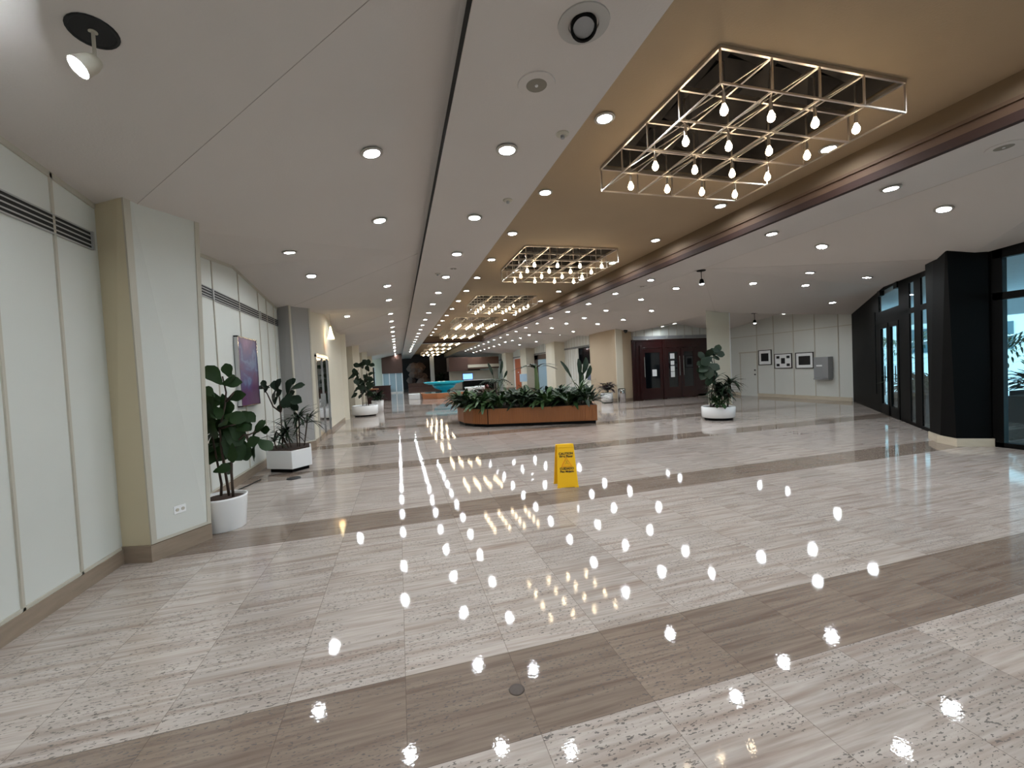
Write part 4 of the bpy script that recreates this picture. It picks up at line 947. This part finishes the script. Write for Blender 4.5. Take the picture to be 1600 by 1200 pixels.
# right valance, grille, screen
t = thing('bar_canopy', 'dark brown hanging canopy box over the far bar', 'canopy', (0, 42, 0))
f = MB(); f.box(5.0, 6.9, 0, 2.0, 1.95, 3.35); f.build('dark_box', M_brown, t); f = MB(); f.prism([(6.9, 0.2), (10.2, 0.2), (10.2, 2.0), (6.9, 2.0)], 2.1, 3.3); f.build('side_box', mat('brown_band', (92, 64, 50), .5), t); f = MB(); f.box(6.9, 10.2, .1, .2, 2.25, 2.55); f.build('band', M_cream, t)
t = thing('slatted_screen', 'pale vertical slatted screen under the far canopy', 'screen', (0, 43, 0)); f = MB()
for i in range(34): f.box(5.1+.15*i, 5.16+.15*i, 0, .05, 0, 1.95)
f.box(5.1, 10.2, .06, .1, .1, 1.95); f.build('slats', M_batten, t)
t = thing('television', 'glowing blue screen on the slatted wall far away', 'television', (7.0, 42.99, 1.35)); f = MB(); f.box(-.55, .55, -.05, 0, -.34, .34); f.build('bezel', M_black, t); f = MB(); f.box(-.5, .5, -.06, -.05, -.29, .29); f.build('display', M_screen, t)
t = thing('lounge_counter', 'low dark counter with seats beyond the turquoise fountain', 'counter', (0, 41, 0)); f = MB(); f.box(6.2, 9.3, 0, .7, 0, .95); f.build('body', M_black, t); f = MB(); f.box(6.1, 9.4, -.1, .8, .95, 1.0); f.build('top', M_white, t)
m = MB(); m.box(3.75, 4.2, 50, 50.5, 0, 3.9); struct(m.build('column', M_white), 'slim white column far down the hall')
random.seed(5)
rk = MB()
for i in range(14):
    cx, cy, r = rnd(1.6, 3.4), rnd(53, 55), rnd(.5, .9); z = rnd(0, 2.4)
    rk.lathe([(.01, -r*.8), (r*.7, -r*.5), (r, 0), (r*.6, r*.6), (.01, r*.8)], 9, (cx, cy, z+r*.6))
tag(rk.build('rock_feature', M_rock), 'pale reddish rock feature at the far end of the hall', 'rock feature')
for i, (x, y) in enumerate(((5.2, 52.6), (7.0, 51), (8.8, 52.6))):
    bush('large_shrub', ['left', 'middle', 'right'][i]+' one of three big dark shrubs at the far end of the hall', (x, y, 0), 120, .7, .22, 2.6, .8, M_leafd, 90+i)

# fountain
t = thing('fountain_basin', 'turquoise dish fountain over a low octagonal pool in the far hall', 'fountain', (3.3, 31.4, 0))
oc = [(1.75*math.cos(PI/8+i*PI/4), 1.75*math.sin(PI/8+i*PI/4)) for i in range(8)]
f = MB(); f.prism(oc, .0, .38, [(x*1.06, y*1.06) for x, y in oc]); f.build('pool_wall', M_terra, t, bevel=.01)
f = MB(); f.prism([(x*.9, y*.9) for x, y in oc], .36, .39); f.build('water', mat('pool_water', (90, 190, 205), .05), t)
f = MB(); f.lathe([(.2, .38), (.22, .5), (.75, .72), (.9, .95), (.5, .95)], 32); f.build('pedestal_bowl', M_turq, t, smooth=True)
f = MB(); f.lathe([(.5, .95), (1.1, .98), (1.45, 1.08), (1.5, 1.16), (1.46, 1.18), (1.0, 1.08), (.001, 1.05)], 40); f.build('dish', M_turq, t, smooth=True)
t = thing('white_bench', 'low white bench at the left of the fountain pool', 'bench', (1.2, 31.5, 0)); f = MB(); f.prism([(-.5, -.5), (.25, -1.2), (.35, 1.2), (-.5, 1.0)], 0, .36); f.build('seat', M_white, t, bevel=.02)
for i, (x, y) in enumerate(((4.9, 29.2), (5.8, 30.2))):
    t = thing('wire_chair', ['left', 'right'][i]+' white wire lounge chair beside the fountain', 'chair', (x, y, 0), .4+i); f = MB()
    for a in (-.3, .3):
        f.tube([(a, -.3, 0), (a*.6, .25, .45)], .015, 6); f.tube([(a, .3, 0), (a*.6, -.25, .45)], .015, 6)
    f.build('legs', M_white, t); f = MB(); f.lathe([(.001, .42), (.3, .45), (.42, .7), (.40, .72), (.28, .47), (.001, .45)], 20); f.build('seat', M_white, t, smooth=True)
t = thing('lounge_seating', 'dark brown lounge sofa row beyond the fountain on the left', 'sofa', (2.0, 44, 0)); f = MB(); f.box(-1.0, 2.2, 0, 1.0, 0, .45); f.build('base', M_brown, t); f = MB(); f.box(-1.0, 2.2, .8, 1.0, .45, .9); f.build('backrest', M_brown, t)

# podium, red desk, left far plants
t = thing('lectern', 'tall wooden host lectern past the far left plant', 'lectern', (-1.35, 23.6, 0)); f = MB(); f.box(-.28, .22, -.25, .25, 0, 1.05); f.build('body', M_mahog, t, bevel=.01); f = MB(); f.box(-.45, .3, -.32, .32, 1.05, 1.10); f.build('top', M_oak, t, bevel=.01)
t = thing('reception_desk', 'red-brown reception desk behind the lectern', 'desk', (-1.3, 31.8, 0)); f = MB(); f.box(-.5, .75, -.4, .4, 0, 1.05); f.build('body', M_mahog, t); f = MB(); f.box(-.55, .8, -.45, .45, 1.05, 1.09); f.build('top', M_mahog, t)
t = thing('round_planter', 'wide white planter by the left wall beyond the beige wall', 'planter', (-1.5, 19.9, 0)); f = MB(); f.lathe([(.001, .06), (.52, .06), (.56, .10), (.56, .46), (.53, .48), (.51, .44)], 36); f.build('planter_body', M_white, t, smooth=True)
f = MB(); f.lathe([(.515, .42), (.001, .46)], 24); f.build('soil', M_soil, t); f = MB(); f.lathe([(.001, 0), (.46, 0), (.46, .06)], 24); f.build('plinth', M_black, t)
t = thing('fig_tree', 'tall dark fiddle leaf fig in the far left white planter', 'plant', (-1.5, 19.9, .44)); random.seed(12)
lv = []
for i in range(46):
    z = rnd(.5, 2.0); lv.append((rnd(-.45, .35)+(.12 if z > 1.6 else 0), z, rnd(.28, .42), rnd(-1, 1), rnd(-.6, .8)))
fig_tree(t, lv, [[(-.1, 0), (-.12, .8), (-.2, 1.7)], [(.05, 0), (.08, .9), (.2, 1.8)], [(.15, 0), (.1, .6), (0, 1.4)]], 1, 0, M_leafd, .25)
t = thing('round_planter', 'white cylindrical pot between the far left planter and the lectern', 'planter', (-1.05, 22.0, 0)); f = MB(); f.lathe([(.001, 0), (.26, 0), (.30, .55), (.28, .56), (.27, .5)], 28); f.build('planter_body', M_white, t, smooth=True); f = MB(); f.lathe([(.272, .5), (.001, .52)], 20); f.build('soil', M_soil, t)
bush('rubber_plant', 'round dark bush in the white cylindrical pot near the lectern', (-1.05, 22.0, .5), 60, .36, .14, .6, .4, M_leafd, 95)
# sconce
t = thing('cone_light', 'small glowing cone light high on the beige wall', 'wall light', (-2.02, 14.6, 3.0)); f = MB(); f.lathe([(.02, .42), (.06, .2), (.11, .02)], 16); f.build('shade', M_sconce, t, smooth=True); f = MB(); f.tube([(0, 0, .40), (0, 0, zc(-2.02, 14.6)-3.0)], .008, 6); f.build('rod', M_batten, t)

# ------------------------------------------------------------------ outside: canopy, facade, palms, planters
m = MB(); m.prism([(9.98, -8), (19.5, -8), (19.5, 14), (16.1, 11.4), (9.98, 5.2)], 3.35, 3.6); struct(m.build('canopy', M_soffit), 'pale entrance canopy outside the glass')
m = MB(); m.box(19.3, 19.6, -8, 14, 2.75, 3.6) ; struct(m.build('canopy_edge', M_soffit), 'edge beam of the entrance canopy')
t = thing('neighbouring_building', 'pale building with window bands across the street', 'building', (30, 0, 0))
f = MB(); f.box(0, 4, -14, 44, 0, 16); f.build('wall', M_facade, t)
for fl_ in range(4):
    for i in range(17):
        y = -12+3.2*i; z = 1.6+3.6*fl_
        f = MB(); f.box(-.06, 0, y, y+1.8, z, z+1.4); wd = f.build('window', M_fwin, t); f = MB(); f.box(-.09, -.06, y-.06, y+1.86, z+.66, z+.73); f.box(-.09, -.06, y+.87, y+.93, z, z+1.4); f.build('glazing_bar', M_white, wd)
f = MB()
for fl_ in range(4): f.box(-.25, 0, -14, 44, 3.6+3.6*fl_, 3.75+3.6*fl_)
f.build('ledge', M_white, t)
def outdoor_palm(x, y, h, label, seed):
    random.seed(seed); t = thing('palm_tree', label, 'tree', (x, y, -.02)); s_ = MB(); s_.tube([(0, 0, 0), (.05, 0, h*.5), (0, .05, h)], [.12, .09, .07], 10); s_.build('trunk', M_stem, t); m = MB()
    for i in range(16):
        a = i*2*PI/16+rnd(-.2, .2); e = rnd(.1, .7)
        for j in range(14):
            k_ = j/13; c_ = Vector((math.cos(a)*1.5*k_, math.sin(a)*1.5*k_, h+e*1.3*k_-1.5*k_*k_))
            for sd in (-1, 1): leaf(m, c_, (math.cos(a+sd*.9), math.sin(a+sd*.9), -.3), (0, 0, 1), .55*(1.1-.7*k_), .05, .3, .1, 'lance', 3)
    m.build('fronds', M_leafl, t)
outdoor_palm(17.8, 7.2, 2.1, 'low palm outside the tall right-hand window', 201)
outdoor_palm(21.0, 11.0, 2.6, 'palm outside seen through the slim glass panels', 202)
outdoor_palm(22.5, 15.2, 2.4, 'palm outside seen through the glass doors', 203)
for i, (x, y) in enumerate(((13.6, 5.7), (15.2, 6.4), (13.6, 8.0), (16.6, 9.3), (18.5, 12.6))):
    t = thing('outdoor_planter', ['grey outdoor planter right outside the tall window', 'grey outdoor planter second from the window', 'outdoor planter near the slim glass panels', 'outdoor planter beyond the slim glass panels', 'outdoor planter beyond the glass doors'][i], 'planter', (x, y, -.0)); f = MB(); f.box(-.4, .4, -.4, .4, 0, .6); f.build('planter_body', mat('dark_planter', (70, 74, 78), .7), t)
    bush('outdoor_shrub', ['dark shrub in the planter right outside the tall window', 'dark shrub in the second planter outside the window', 'green shrub outside the slim glass panels', 'green shrub beyond the slim glass panels', 'green shrub beyond the glass doors'][i], (x, y, .6), 60, .45, .14, .5, .5, [M_leafd, M_leafd, M_leaf, M_leafl, M_leafl][i], 210+i)
for i, y in enumerate((2.25, .4, -1.5)):  # extra downlights added near and behind the camera to brighten the near hall
    for x in (-1.5, 1.19 if i else -.13, 2.33, 5.6 if i else 6.9, 7.8):
        downlight(x, y, 'added downlight brightening the floor at the near end of the hall, out of view', 'added downlights at the near end of the hall')
